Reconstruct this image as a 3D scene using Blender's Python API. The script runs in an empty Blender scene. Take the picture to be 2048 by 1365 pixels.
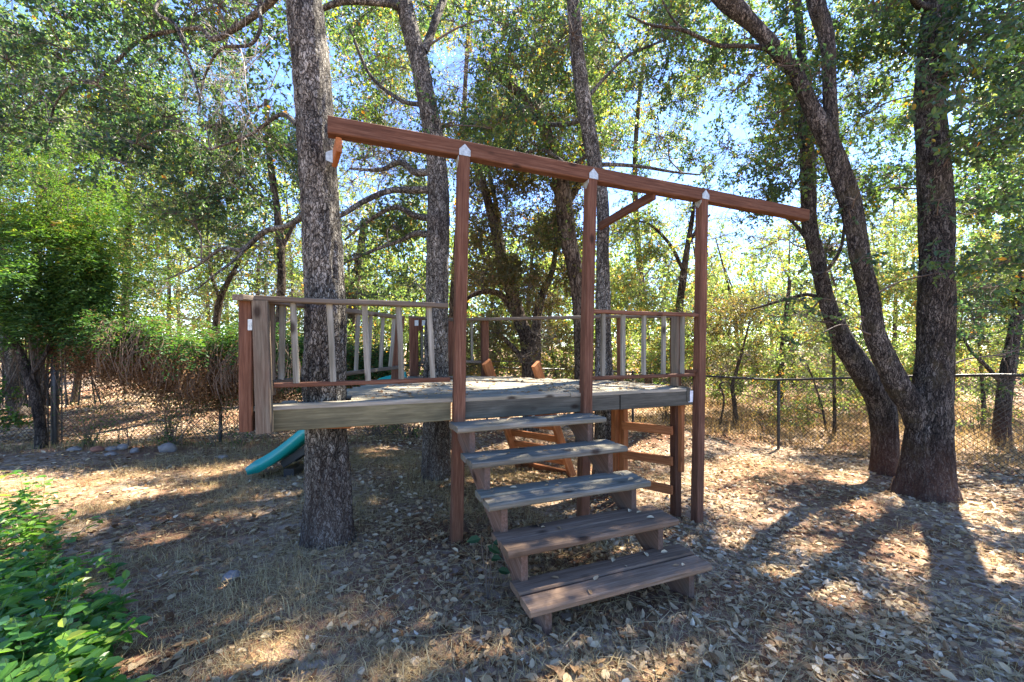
import bpy, math
import numpy as np
from mathutils import Matrix, Vector

scn = bpy.context.scene
COL = scn.collection
R = math.radians
F, CX, HY, CH = 800.0, 1024.0, 700.0, 1.46      # focal length (px of a 2048 wide frame), centre, horizon, eye height

# ------------------------------------------------------------------ camera, sky, sun, exposure
cam = bpy.data.cameras.new('camera')
cam.lens = F / 2048 * 36
cam.sensor_width = 36
cam.shift_y = 17.5 / 2048
cam.clip_start = 0.05
cam.clip_end = 600
cam_o = bpy.data.objects.new('camera', cam)
cam_o.location = (0, 0, CH)
cam_o.rotation_euler = (R(90), 0, 0)
COL.objects.link(cam_o)
scn.camera = cam_o

SUN_AZ, SUN_EL = 44.0, 54.0
SUN_STRENGTH, SKY_STRENGTH, EXPOSURE = 4.1, 0.06, 3.42
world = bpy.data.worlds.new('World')
scn.world = world
world.use_nodes = True
wn = world.node_tree
bg = wn.nodes['Background']
sky = wn.nodes.new('ShaderNodeTexSky')
sky.sky_type = 'NISHITA'
sky.sun_disc = False
sky.sun_elevation = R(SUN_EL)
sky.sun_rotation = R(SUN_AZ)
sky.altitude = 1500
sky.air_density = 1.0
sky.dust_density = 0.0
sky.ozone_density = 2.5
sat = wn.nodes.new('ShaderNodeHueSaturation')
sat.inputs['Saturation'].default_value = 1.1
sat.inputs['Hue'].default_value = 0.511
wn.links.new(sky.outputs[0], sat.inputs['Color'])
wn.links.new(sat.outputs[0], bg.inputs[0])
bg.inputs[1].default_value = SKY_STRENGTH

sun = bpy.data.lights.new('sun', 'SUN')
sun.energy = SUN_STRENGTH
sun.angle = R(0.7)
sun.color = (1.0, 0.89, 0.74)
sun_o = bpy.data.objects.new('sun', sun)
s_dir = Vector((math.sin(R(SUN_AZ)) * math.cos(R(SUN_EL)), math.cos(R(SUN_AZ)) * math.cos(R(SUN_EL)), math.sin(R(SUN_EL))))
sun_o.rotation_euler = (-s_dir).to_track_quat('-Z', 'Y').to_euler()
sun_o.location = (20, 20, 30)
COL.objects.link(sun_o)

scn.view_settings.view_transform = 'Standard'
scn.view_settings.look = 'None'
scn.view_settings.gamma = 1
scn.view_settings.use_curve_mapping = False
scn.view_settings.exposure = EXPOSURE
scn.render.engine = 'CYCLES'
scn.cycles.max_bounces = 8
scn.cycles.diffuse_bounces = 5
scn.cycles.transmission_bounces = 6
scn.cycles.glossy_bounces = 3
scn.cycles.use_denoising = True
scn.cycles.use_adaptive_sampling = False
scn.cycles.sample_clamp_indirect = 6.0

# ------------------------------------------------------------------ small numeric helpers
rng = np.random.RandomState(7)

def _h(ix, iy, iz, seed):
    with np.errstate(over='ignore'):
        h = (ix.astype(np.uint32) * np.uint32(374761393) + iy.astype(np.uint32) * np.uint32(668265263)
             + iz.astype(np.uint32) * np.uint32(2246822519) + np.uint32(seed * 3266489917 & 0xffffffff))
        h = (h ^ (h >> np.uint32(13))) * np.uint32(1274126177)
        h = h ^ (h >> np.uint32(16))
    return h.astype(np.float64) / 4294967295.0 * 2 - 1

def vnoise(p, seed=0):
    p = np.asarray(p, float)
    i = np.floor(p).astype(np.int64)
    f = p - i
    f = f * f * (3 - 2 * f)
    out = 0
    for dx in (0, 1):
        wx = f[:, 0] if dx else 1 - f[:, 0]
        for dy in (0, 1):
            wy = f[:, 1] if dy else 1 - f[:, 1]
            for dz in (0, 1):
                wz = f[:, 2] if dz else 1 - f[:, 2]
                out = out + wx * wy * wz * _h(i[:, 0] + dx, i[:, 1] + dy, i[:, 2] + dz, seed)
    return out

def unit(v):
    v = np.asarray(v, float)
    return v / np.maximum(np.linalg.norm(v, axis=-1, keepdims=True), 1e-9)

def pix(px, py, d):
    """the place seen at (px, py) of the photograph at the distance d along the view"""
    return np.array(((px - CX) * d / F, d, CH - (py - HY) * d / F))

# ground heights: measured spots, blended
GP = np.array([(-.36, 3, 0), (-1.38, 2.95, .05), (0, 1.7, .0), (-2, 2, .02), (1.82, 3.86, -.255), (4.65, 4.5, -.2), (4.7, 7.1, -.27),
               (5.75, 4.5, -.02), (-.88, 4.58, 0), (1.65, 4.05, -.19), (1.2, 4.4, -.19), (-7, 6.15, 0), (-3.5, 6.4, 0), (.95, 2.4, -.04),
               (2.5, 2, -.08), (0, 8, -.05), (1.07, 4.7, -.24), (.1, 5.7, -.22), (1.5, 8.8, -.15), (3.6, 8, -.26), (-7, 9, .30), (-5, 12.5, .75), (-9, 15, 1.3),
               (6, 10, -.22), (9, 14, 0), (0, 14, .2), (0, 25, .9), (30, 30, .8), (-30, 30, 2.2), (-3, 4.7, 0), (-4, 3, .04), (-12, 6, .2),
               (-6, 0, 0), (6, 0, -.1), (0, -6, 0), (9, 4, 0), (0, 80, 2), (80, 40, 1), (-80, 40, 3), (0, -80, 0), (2.6, 6.6, -.2)])

def gz(x, y):
    x = np.asarray(x, float)
    y = np.asarray(y, float)
    sh = np.broadcast(x, y).shape
    xx = np.broadcast_to(x, sh).ravel()
    yy = np.broadcast_to(y, sh).ravel()
    out = np.zeros(xx.size)
    for s in range(0, xx.size, 100000):
        a, b = xx[s:s + 100000], yy[s:s + 100000]
        d2 = (a[:, None] - GP[:, 0]) ** 2 + (b[:, None] - GP[:, 1]) ** 2
        w = 1 / (d2 + .25) ** 1.7
        z = (w * GP[:, 2]).sum(1) / w.sum(1)
        z += .30 * np.exp(-((a - 3.0) ** 2 / .5 + (b - 7.2) ** 2 / .35)) * .8          # the low mound by the fence
        p = np.stack([a, b, a * 0], 1)
        near = np.clip(1.5 - np.hypot(a, b) / 60, 0.2, 1)
        z += (.018 * vnoise(p * 1.7, 3) + .010 * vnoise(p * 5.1, 4)) * near
        out[s:s + 100000] = z
    return out.reshape(sh) if sh else float(out[0])

# ------------------------------------------------------------------ mesh and object helpers
W = {}                                       # world matrices, kept by hand

def mesh(name, V, faces, mats=(), smooth=True, tint=None):
    """faces: list of int arrays (n, k)"""
    me = bpy.data.meshes.new(name)
    V = np.asarray(V, np.float32)
    me.vertices.add(len(V))
    me.vertices.foreach_set('co', V.ravel())
    faces = [np.asarray(f, np.int32) for f in faces if len(f)]
    loops = np.concatenate([f.ravel() for f in faces])
    starts, o = [], 0
    for f in faces:
        n, k = f.shape
        starts.append(o + np.arange(n) * k)
        o += n * k
    starts = np.concatenate(starts).astype(np.int32)
    me.loops.add(len(loops))
    me.loops.foreach_set('vertex_index', loops)
    me.polygons.add(len(starts))
    me.polygons.foreach_set('loop_start', starts)
    me.polygons.foreach_set('use_smooth', np.full(len(starts), bool(smooth)))
    if tint is not None:
        a = me.attributes.new('tint', 'FLOAT', 'POINT')
        a.data.foreach_set('value', np.asarray(tint, np.float32))
    for m in mats:
        me.materials.append(m)
    me.update(calc_edges=True)
    return me

def obj(name, me, parent=None, M=None, label=None, kind=None):
    o = bpy.data.objects.new(name, me)
    COL.objects.link(o)
    M = M if M is not None else Matrix.Identity(4)
    W[o.name] = M
    if parent is not None:
        o.parent = parent
        o.matrix_basis = W[parent.name].inverted() @ M
    else:
        o.matrix_basis = M
    if label:
        o['label'] = label
    if kind:
        o['kind'] = kind
    return o

def thing(name, label, cat, loc, group=None):
    o = bpy.data.objects.new(name, None)
    COL.objects.link(o)
    o.empty_display_size = .2
    M = Matrix.Translation(Vector(loc))
    o.matrix_basis = M
    W[o.name] = M
    o['label'], o['category'] = label, cat
    if group:
        o['group'] = group
    return o

def tag(o, label, cat, group=None):
    o['label'], o['category'] = label, cat
    if group:
        o['group'] = group
    return o

def local(o_parent, V):
    """world vertices to vertices about a thing's base"""
    return np.asarray(V) - np.array(W[o_parent.name].translation)

def part(name, root, V, faces, mats, smooth=True, tint=None, label=None, kind=None):
    me = mesh(name, local(root, V), faces, mats, smooth, tint)
    return obj(name, me, root, W[root.name].copy(), label, kind)

def catmull(P, n):
    P = np.asarray(P, float)
    if len(P) == 2:
        t = np.linspace(0, 1, n)[:, None]
        return P[0] * (1 - t) + P[1] * t
    Q = np.vstack([2 * P[0] - P[1], P, 2 * P[-1] - P[-2]])
    seg = np.linspace(0, len(P) - 1 - 1e-9, n)
    i = seg.astype(int)
    t = (seg - i)[:, None]
    a, b, c, d = Q[i], Q[i + 1], Q[i + 2], Q[i + 3]
    return .5 * (2 * b + (c - a) * t + (2 * a - 5 * b + 4 * c - d) * t ** 2 + (3 * b - a - 3 * c + d) * t ** 3)

def btubes(P, Rr, ns=3, cap=False):
    """many tubes of equal count: P (n,k,3), Rr (n,k) -> V, quads"""
    P = np.asarray(P, float)
    Rr = np.asarray(Rr, float)
    n, k, _ = P.shape
    T = unit(np.gradient(P, axis=1))
    ref = np.where(np.abs(T[..., 2:3]) > .8, np.array([1.0, .13, 0]), np.array([.05, .1, 1.0]))
    if k > 2:
        ref = np.broadcast_to(ref[:, k // 2:k // 2 + 1], T.shape)
    A = unit(np.cross(T, ref))
    B = np.cross(T, A)
    ang = np.arange(ns) / ns * 2 * np.pi
    V = P[:, :, None] + Rr[:, :, None, None] * (A[:, :, None] * np.cos(ang)[None, None, :, None] + B[:, :, None] * np.sin(ang)[None, None, :, None])
    V = V.reshape(-1, 3)
    j = np.arange(ns)
    q = np.stack([j, (j + 1) % ns, (j + 1) % ns + ns, j + ns], 1)
    seg = (q[None] + (np.arange(k - 1) * ns)[:, None, None]).reshape(-1, 4)
    Q = (seg[None] + (np.arange(n) * k * ns)[:, None, None]).reshape(-1, 4)
    return V, Q

class Geo:
    """collects vertices, quads, triangles and tints"""
    def __init__(s):
        s.V, s.F, s.T, s.n = [], {}, [], 0

    def add(s, V, faces, tint=None):
        V = np.asarray(V, float)
        for f in faces if isinstance(faces, list) else [faces]:
            f = np.asarray(f)
            s.F.setdefault(f.shape[1], []).append(f + s.n)
        s.V.append(V)
        s.T.append(np.zeros(len(V)) if tint is None else np.broadcast_to(tint, len(V)))
        s.n += len(V)

    def out(s):
        return np.concatenate(s.V), [np.concatenate(f) for f in s.F.values()], np.concatenate(s.T)

def part_geo(name, root, g, mats, smooth=True, label=None, kind=None):
    V, Fs, T = g.out()
    return part(name, root, V, Fs, mats, smooth, T, label, kind)

# ------------------------------------------------------------------ materials
def nodes(name):
    m = bpy.data.materials.new(name)
    m.use_nodes = True
    nt = m.node_tree
    return m, nt, nt.nodes, nt.links, nt.nodes['Principled BSDF']

def ramp(N, stops):
    r = N.new('ShaderNodeValToRGB')
    e = r.color_ramp.elements
    while len(e) < len(stops):
        e.new(.5)
    for el, (p, c) in zip(e, stops):
        el.position = p
        el.color = (*c, 1)
    return r

def noise(N, L, vec, scale, detail=4, rough=.6):
    t = N.new('ShaderNodeTexNoise')
    t.inputs['Scale'].default_value = scale
    t.inputs['Detail'].default_value = detail
    t.inputs['Roughness'].default_value = rough
    if vec is not None:
        L.new(vec, t.inputs['Vector'])
    return t

def mapping(N, L, src, scale):
    mp = N.new('ShaderNodeMapping')
    mp.inputs['Scale'].default_value = scale
    L.new(src, mp.inputs['Vector'])
    return mp.outputs[0]

def mix(N, L, fac, a, b, mode='MIX'):
    m = N.new('ShaderNodeMix')
    m.data_type = 'RGBA'
    m.blend_type = mode
    for sock, v in ((m.inputs[0], fac), (m.inputs[6], a), (m.inputs[7], b)):
        if isinstance(v, (int, float)):
            sock.default_value = v
        elif isinstance(v, tuple):
            sock.default_value = (*v, 1)
        else:
            L.new(v, sock)
    return m.outputs[2]

def wood(name, c0, c1, c2, rough=.8, bump=.4, stain=None, stain_amt=.5, knot=(.02, .012, .008)):
    """sawn timber, grain along the local X axis"""
    m, nt, N, L, P = nodes(name)
    tc = N.new('ShaderNodeTexCoord')
    oi = N.new('ShaderNodeObjectInfo')
    add = N.new('ShaderNodeVectorMath')
    add.operation = 'MULTIPLY_ADD'
    comb = N.new('ShaderNodeCombineXYZ')
    for i in range(3):
        L.new(oi.outputs['Random'], comb.inputs[i])
    L.new(comb.outputs[0], add.inputs[0])
    add.inputs[1].default_value = (37, 11, 23)
    L.new(tc.outputs['Object'], add.inputs[2])
    v = add.outputs[0]
    grain = noise(N, L, mapping(N, L, v, (1.6, 34, 34)), 2.2, 6, .65)
    fine = noise(N, L, mapping(N, L, v, (7, 160, 160)), 2.0, 3, .6)
    big = noise(N, L, mapping(N, L, v, (1.3, 5, 5)), 1.4, 4, .6)
    rp = ramp(N, [(.28, c0), (.5, c1), (.74, c2)])
    L.new(grain.outputs[0], rp.inputs[0])
    col = mix(N, L, .35, rp.outputs[0], mix(N, L, 1.0, rp.outputs[0], fine.outputs[0], 'OVERLAY'))
    if stain:
        sr = ramp(N, [(.42, (0, 0, 0)), (.66, (1, 1, 1))])
        L.new(big.outputs[0], sr.inputs[0])
        sm = N.new('ShaderNodeMath')
        sm.operation = 'MULTIPLY'
        sm.inputs[1].default_value = stain_amt
        L.new(sr.outputs[0], sm.inputs[0])
        col = mix(N, L, sm.outputs[0], col, stain)
    # knots: cells stretched a little along the grain, only the tightest cores show
    vo = N.new('ShaderNodeTexVoronoi')
    vo.inputs['Scale'].default_value = 1.0
    L.new(mapping(N, L, v, (3.0, 6.0, 6.0)), vo.inputs['Vector'])
    kr = ramp(N, [(.07, (1, 1, 1)), (.17, (0, 0, 0))])
    L.new(vo.outputs['Distance'], kr.inputs[0])
    km = N.new('ShaderNodeMath')
    km.operation = 'MULTIPLY'
    km.inputs[1].default_value = .85
    L.new(kr.outputs[0], km.inputs[0])
    col = mix(N, L, km.outputs[0], col, knot)
    # value differs a little from piece to piece
    hsv = N.new('ShaderNodeHueSaturation')
    mr = N.new('ShaderNodeMapRange')
    mr.inputs['To Min'].default_value = .78
    mr.inputs['To Max'].default_value = 1.18
    L.new(oi.outputs['Random'], mr.inputs[0])
    L.new(mr.outputs[0], hsv.inputs['Value'])
    L.new(col, hsv.inputs['Color'])
    L.new(hsv.outputs[0], P.inputs['Base Color'])
    P.inputs['Roughness'].default_value = rough
    P.inputs['Specular IOR Level'].default_value = .14
    b = N.new('ShaderNodeBump')
    b.inputs['Strength'].default_value = bump
    b.inputs['Distance'].default_value = .004
    L.new(grain.outputs[0], b.inputs['Height'])
    b2 = N.new('ShaderNodeBump')
    b2.inputs['Strength'].default_value = bump * .6
    b2.inputs['Distance'].default_value = .0015
    L.new(fine.outputs[0], b2.inputs['Height'])
    L.new(b.outputs[0], b2.inputs['Normal'])
    L.new(b2.outputs[0], P.inputs['Normal'])
    return m

def bark(name, c0, c1, c2, sx=26, sz=5.5, bump=.9, moss=None, soil=None, edge=.15):
    m, nt, N, L, P = nodes(name)
    tc = N.new('ShaderNodeTexCoord')
    v = tc.outputs['Object']
    warp = noise(N, L, v, 9, 4)
    wv = N.new('ShaderNodeVectorMath')
    wv.operation = 'MULTIPLY_ADD'
    L.new(warp.outputs['Color'], wv.inputs[0])
    wv.inputs[1].default_value = (.09, .09, .09)
    L.new(v, wv.inputs[2])
    vo = N.new('ShaderNodeTexVoronoi')
    vo.feature = 'DISTANCE_TO_EDGE'
    vo.inputs['Scale'].default_value = 1
    L.new(mapping(N, L, wv.outputs[0], (sx, sx, sz)), vo.inputs['Vector'])
    n1 = noise(N, L, mapping(N, L, wv.outputs[0], (sx * 1.6, sx * 1.6, sz * 1.4)), 1.0, 6, .7)
    n2 = noise(N, L, v, 2.3, 4)
    er = ramp(N, [(.0, (0, 0, 0)), (edge, (1, 1, 1))])
    L.new(vo.outputs[0], er.inputs[0])
    vc = N.new('ShaderNodeTexVoronoi')
    vc.inputs['Scale'].default_value = 1
    L.new(mapping(N, L, wv.outputs[0], (sx, sx, sz)), vc.inputs['Vector'])
    sc = N.new('ShaderNodeSeparateColor')
    L.new(vc.outputs['Color'], sc.inputs[0])
    fine = noise(N, L, mapping(N, L, wv.outputs[0], (sx * 3.2, sx * 3.2, sz * 2.2)), 1.0, 6, .75)
    m1 = N.new('ShaderNodeMath')
    m1.operation = 'MULTIPLY_ADD'
    L.new(sc.outputs[0], m1.inputs[0])
    m1.inputs[1].default_value = .22
    L.new(fine.outputs[0], m1.inputs[2])
    m2 = N.new('ShaderNodeMath')
    m2.operation = 'MULTIPLY_ADD'
    L.new(n1.outputs[0], m2.inputs[0])
    m2.inputs[1].default_value = .5
    L.new(m1.outputs[0], m2.inputs[2])
    h = N.new('ShaderNodeMath')
    h.operation = 'MULTIPLY'
    es = N.new('ShaderNodeMapRange')
    es.inputs[3].default_value = .55
    L.new(er.outputs[0], es.inputs[0])
    L.new(es.outputs[0], h.inputs[0])
    L.new(m2.outputs[0], h.inputs[1])
    rp = ramp(N, [(.46, c0), (.76, c1), (1.08, c2)])
    L.new(h.outputs[0], rp.inputs[0])
    dark = ramp(N, [(.35, (.5, .5, .5)), (.65, (1.12, 1.12, 1.12))])
    L.new(n2.outputs[0], dark.inputs[0])
    col = mix(N, L, 1.0, rp.outputs[0], dark.outputs[0], 'MULTIPLY')
    n3 = noise(N, L, mapping(N, L, wv.outputs[0], (19, 19, 2.6)), 1.0, 4, .6)
    fur = ramp(N, [(.36, (.30, .28, .26)), (.52, (1.1, 1.1, 1.1))])
    L.new(n3.outputs[0], fur.inputs[0])
    col = mix(N, L, .8, col, mix(N, L, 1.0, col, fur.outputs[0], 'MULTIPLY'))
    if moss:
        mr = ramp(N, [(.52, (0, 0, 0)), (.7, (.7, .7, .7))])
        L.new(noise(N, L, v, 3.6, 5).outputs[0], mr.inputs[0])
        col = mix(N, L, mr.outputs[0], col, moss)
    if soil:                                   # earth rubbed into the lowest bark
        sp = N.new('ShaderNodeSeparateXYZ')
        L.new(v, sp.inputs[0])
        sr = N.new('ShaderNodeMapRange')
        sr.inputs[1].default_value = .05
        sr.inputs[2].default_value = .75
        sr.inputs[3].default_value = .55
        sr.inputs[4].default_value = 0
        L.new(sp.outputs[2], sr.inputs[0])
        col = mix(N, L, sr.outputs[0], col, soil)
    L.new(col, P.inputs['Base Color'])
    P.inputs['Roughness'].default_value = .9
    P.inputs['Specular IOR Level'].default_value = .2
    b = N.new('ShaderNodeBump')
    b.inputs['Strength'].default_value = bump
    b.inputs['Distance'].default_value = .014
    L.new(h.outputs[0], b.inputs['Height'])
    b3 = N.new('ShaderNodeBump')
    b3.inputs['Strength'].default_value = .8
    b3.inputs['Distance'].default_value = .02
    L.new(fur.outputs[0], b3.inputs['Height'])
    L.new(b.outputs[0], b3.inputs['Normal'])
    L.new(b3.outputs[0], P.inputs['Normal'])
    return m

def leafmat(name, stops, trans=.45, tboost=(1.5, 1.6, .6), rough=.42, spec=.45):
    m, nt, N, L, P = nodes(name)
    at = N.new('ShaderNodeAttribute')
    at.attribute_name = 'tint'
    rp = ramp(N, stops)
    L.new(at.outputs['Fac'], rp.inputs[0])
    L.new(rp.outputs[0], P.inputs['Base Color'])
    P.inputs['Roughness'].default_value = rough
    P.inputs['Specular IOR Level'].default_value = spec
    if trans > 0:
        tr = N.new('ShaderNodeBsdfTranslucent')
        L.new(mix(N, L, 1.0, rp.outputs[0], tboost, 'MULTIPLY'), tr.inputs[0])
        mx = N.new('ShaderNodeMixShader')
        mx.inputs[0].default_value = trans
        L.new(P.outputs[0], mx.inputs[1])
        L.new(tr.outputs[0], mx.inputs[2])
        L.new(mx.outputs[0], N['Material Output'].inputs[0])
    return m

def plain(name, col, rough=.5, metal=0.0, var=.25, scale=8, bump=0):
    m, nt, N, L, P = nodes(name)
    tc = N.new('ShaderNodeTexCoord')
    n = noise(N, L, tc.outputs['Object'], scale, 5)
    rp = ramp(N, [(.3, tuple(c * (1 - var) for c in col)), (.7, tuple(min(1, c * (1 + var)) for c in col))])
    L.new(n.outputs[0], rp.inputs[0])
    L.new(rp.outputs[0], P.inputs['Base Color'])
    P.inputs['Roughness'].default_value = rough
    P.inputs['Metallic'].default_value = metal
    if bump:
        b = N.new('ShaderNodeBump')
        b.inputs['Strength'].default_value = bump
        b.inputs['Distance'].default_value = .01
        L.new(n.outputs[0], b.inputs['Height'])
        L.new(b.outputs[0], P.inputs['Normal'])
    return m

M_RED = wood('red_stained_wood', (.055, .024, .014), (.118, .055, .033), (.19, .105, .07), stain=(.055, .028, .018), stain_amt=.5)
M_ORANGE = wood('orange_stained_and_lit_wood', (.17, .06, .022), (.29, .115, .045), (.38, .17, .08), stain=(.14, .05, .02), stain_amt=.5)  # orange stain; on the side ladder the orange stands for light
M_GREY = wood('grey_weathered_wood', (.10, .097, .078), (.195, .19, .155), (.31, .305, .26), stain=(.09, .085, .055), stain_amt=.6)
M_RAIL = wood('brown_weathered_wood', (.055, .042, .030), (.115, .09, .066), (.19, .16, .125), stain=(.14, .13, .105), stain_amt=.6)
M_POSTGREY = wood('greyed_post_wood', (.06, .050, .034), (.125, .105, .075), (.205, .18, .135), stain=(.12, .062, .04), stain_amt=.45)
M_FASCIA = wood('olive_treated_wood', (.065, .057, .032), (.125, .112, .062), (.19, .172, .105), stain=(.052, .050, .032), stain_amt=.75, bump=.25)
M_FASCIA_D = wood('dark_treated_wood', (.052, .049, .038), (.098, .094, .074), (.155, .15, .12), stain=(.045, .045, .036), stain_amt=.7, bump=.25)
M_DECK = wood('deck_board_wood', (.13, .12, .095), (.25, .23, .18), (.38, .35, .28), stain=(.14, .13, .08), stain_amt=.55, bump=.7)
M_STEP = wood('blue_grey_step_wood', (.080, .074, .058), (.158, .148, .118), (.25, .238, .19), stain=(.085, .085, .06), stain_amt=.6, bump=.7)
M_STEPBR = wood('brown_step_wood', (.095, .062, .040), (.175, .118, .078), (.26, .19, .135), stain=(.10, .066, .042), stain_amt=.6, bump=.7)
M_STRING = wood('stringer_wood', (.075, .042, .028), (.13, .078, .055), (.19, .135, .105), stain=(.07, .065, .06), stain_amt=.7)
M_METAL = plain('galvanised_steel', (.34, .38, .37), .5, .4, .35, 45)
M_WIRE = plain('dark_coated_wire', (.035, .035, .033), .5, .3, .3, 40)
M_POLE = plain('black_fence_paint', (.02, .021, .022), .45, 0, .4, 30)
M_SLIDE = plain('teal_plastic', (.006, .225, .20), .32, 0, .12, 3)
M_BLACK = plain('black_plastic', (.02, .02, .02), .5)
M_PAINT = plain('white_paint_patch', (.6, .64, .68), .6, 0, .25, 30)
M_BARK1 = bark('grey_oak_bark', (.010, .008, .006), (.105, .095, .078), (.36, .345, .30), 66, 19, .8, soil=(.085, .055, .042))
M_BARK4 = bark('dark_oak_bark', (.008, .007, .006), (.050, .043, .037), (.20, .18, .155), 60, 9, .9, moss=(.07, .06, .032), soil=(.125, .062, .042))
M_BARKB = bark('brown_oak_bark', (.02, .014, .01), (.10, .075, .052), (.20, .16, .12), 30, 6, .8)
M_BARKD = bark('dark_slim_bark', (.012, .009, .008), (.05, .042, .036), (.12, .105, .09), 40, 9, .7)
M_TWIG = plain('twig_bark', (.085, .068, .054), .9, 0, .4, 20)
M_DEAD = plain('bare_grey_twig', (.26, .23, .205), .9, 0, .35, 20)
OAK = [(0, (.022, .050, .034)), (.30, (.042, .084, .048)), (.55, (.074, .125, .044)), (.78, (.13, .175, .032)), (.90, (.22, .195, .03)), (1, (.33, .14, .022))]
YEL = [(0, (.045, .085, .036)), (.30, (.082, .130, .048)), (.60, (.135, .175, .060)), (.84, (.205, .21, .07)), (.94, (.30, .21, .045)), (1, (.34, .15, .035))]
DRYSC = [(0, (.040, .050, .020)), (.35, (.075, .085, .028)), (.62, (.125, .115, .045)), (.82, (.17, .12, .06)), (1, (.19, .11, .055))]
M_OAK = leafmat('oak_leaf', OAK, .50, (1.9, 2.0, .9))
M_YEL = leafmat('sunny_leaf', YEL, .55, (1.85, 1.95, 1.0))
M_SCRUB = leafmat('dry_scrub_leaf', DRYSC, .5, (1.9, 1.9, .9))
M_VINE = leafmat('vine_leaf', [(0, (.016, .042, .020)), (.4, (.040, .10, .030)), (.72, (.10, .185, .03)), (.86, (.18, .19, .045)), (.93, (.19, .115, .05)), (1, (.12, .065, .035))], .42, spec=.25, rough=.55)
M_DEADVINE = leafmat('dry_vine_leaf', [(0, (.07, .042, .024)), (.4, (.16, .092, .048)), (.75, (.26, .15, .075)), (1, (.34, .24, .13))], .3, (1.2, 1.1, .9), .8, .1)
M_COVER = leafmat('ground_cover_leaf', [(0, (.030, .10, .034)), (.5, (.080, .195, .036)), (.85, (.17, .27, .042)), (1, (.26, .26, .05))], .45, (1.7, 2.0, .5), .35, .4)
M_LITTER = leafmat('dry_leaf_litter', [(0, (.10, .050, .022)), (.25, (.23, .135, .062)), (.55, (.37, .27, .148)), (.82, (.48, .385, .235)), (1, (.55, .48, .345))], .12, (1.1, .9, .7), .7, .2)
M_GRASS = leafmat('dry_grass', [(0, (.20, .145, .068)), (.5, (.41, .325, .165)), (.92, (.54, .46, .27)), (1, (.14, .19, .07))], .3, (1.2, 1.1, .8), .7, .2)
M_GOLD = leafmat('golden_dry_grass', [(0, (.20, .13, .06)), (.5, (.36, .255, .12)), (1, (.46, .36, .20))], .4, (1.2, 1.1, .8), .7, .15)

def dirtmat():
    m, nt, N, L, P = nodes('red_dirt')
    tc = N.new('ShaderNodeTexCoord')
    v = tc.outputs['Object']
    a = noise(N, L, v, 1.1, 6, .6)
    b_ = noise(N, L, v, 26, 6, .7)
    st = noise(N, L, mapping(N, L, v, (120, 26, 1)), 1.0, 3, .6)
    rp = ramp(N, [(.3, (.12, .060, .036)), (.55, (.20, .108, .066)), (.75, (.26, .175, .115))])
    L.new(a.outputs[0], rp.inputs[0])
    fr = ramp(N, [(.3, (.45, .45, .45)), (.7, (1.3, 1.3, 1.3))])
    L.new(b_.outputs[0], fr.inputs[0])
    col = mix(N, L, 1.0, rp.outputs[0], fr.outputs[0], 'MULTIPLY')
    sr = ramp(N, [(.56, (0, 0, 0)), (.64, (.75, .75, .75))])
    L.new(st.outputs[0], sr.inputs[0])
    col = mix(N, L, sr.outputs[0], col, (.25, .19, .125))
    vo = N.new('ShaderNodeTexVoronoi')
    vo.inputs['Scale'].default_value = 24
    L.new(v, vo.inputs['Vector'])
    lr = ramp(N, [(.0, (.12, .075, .045)), (.45, (.27, .195, .13)), (1, (.42, .35, .27))])
    sp = N.new('ShaderNodeSeparateColor')
    L.new(vo.outputs['Color'], sp.inputs[0])
    L.new(sp.outputs[0], lr.inputs[0])
    far = ramp(N, [(.44, (0, 0, 0)), (.56, (.8, .8, .8))])
    L.new(noise(N, L, v, .7, 4).outputs[0], far.inputs[0])
    col = mix(N, L, far.outputs[0], col, lr.outputs[0])
    L.new(col, P.inputs['Base Color'])
    P.inputs['Roughness'].default_value = .95
    P.inputs['Specular IOR Level'].default_value = .1
    bp = N.new('ShaderNodeBump')
    bp.inputs['Strength'].default_value = .8
    bp.inputs['Distance'].default_value = .02
    L.new(b_.outputs[0], bp.inputs['Height'])
    L.new(bp.outputs[0], P.inputs['Normal'])
    return m
M_DIRT = dirtmat()

# ------------------------------------------------------------------ ground
def build_ground():
    n = 260
    u = np.linspace(-1, 1, n)
    ax = np.sinh(u * 5.2) / np.sinh(5.2) * 220
    X, Y = np.meshgrid(ax, ax + 4)
    Z = gz(X, Y)
    V = np.stack([X, Y, Z], -1).reshape(-1, 3)
    i = np.arange(n - 1)
    a = (i[:, None] * n + i[None]).ravel()
    Q = np.stack([a, a + 1, a + n + 1, a + n], 1)
    obj('ground', mesh('ground', V, [Q], [M_DIRT]), kind='structure')
build_ground()

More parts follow.
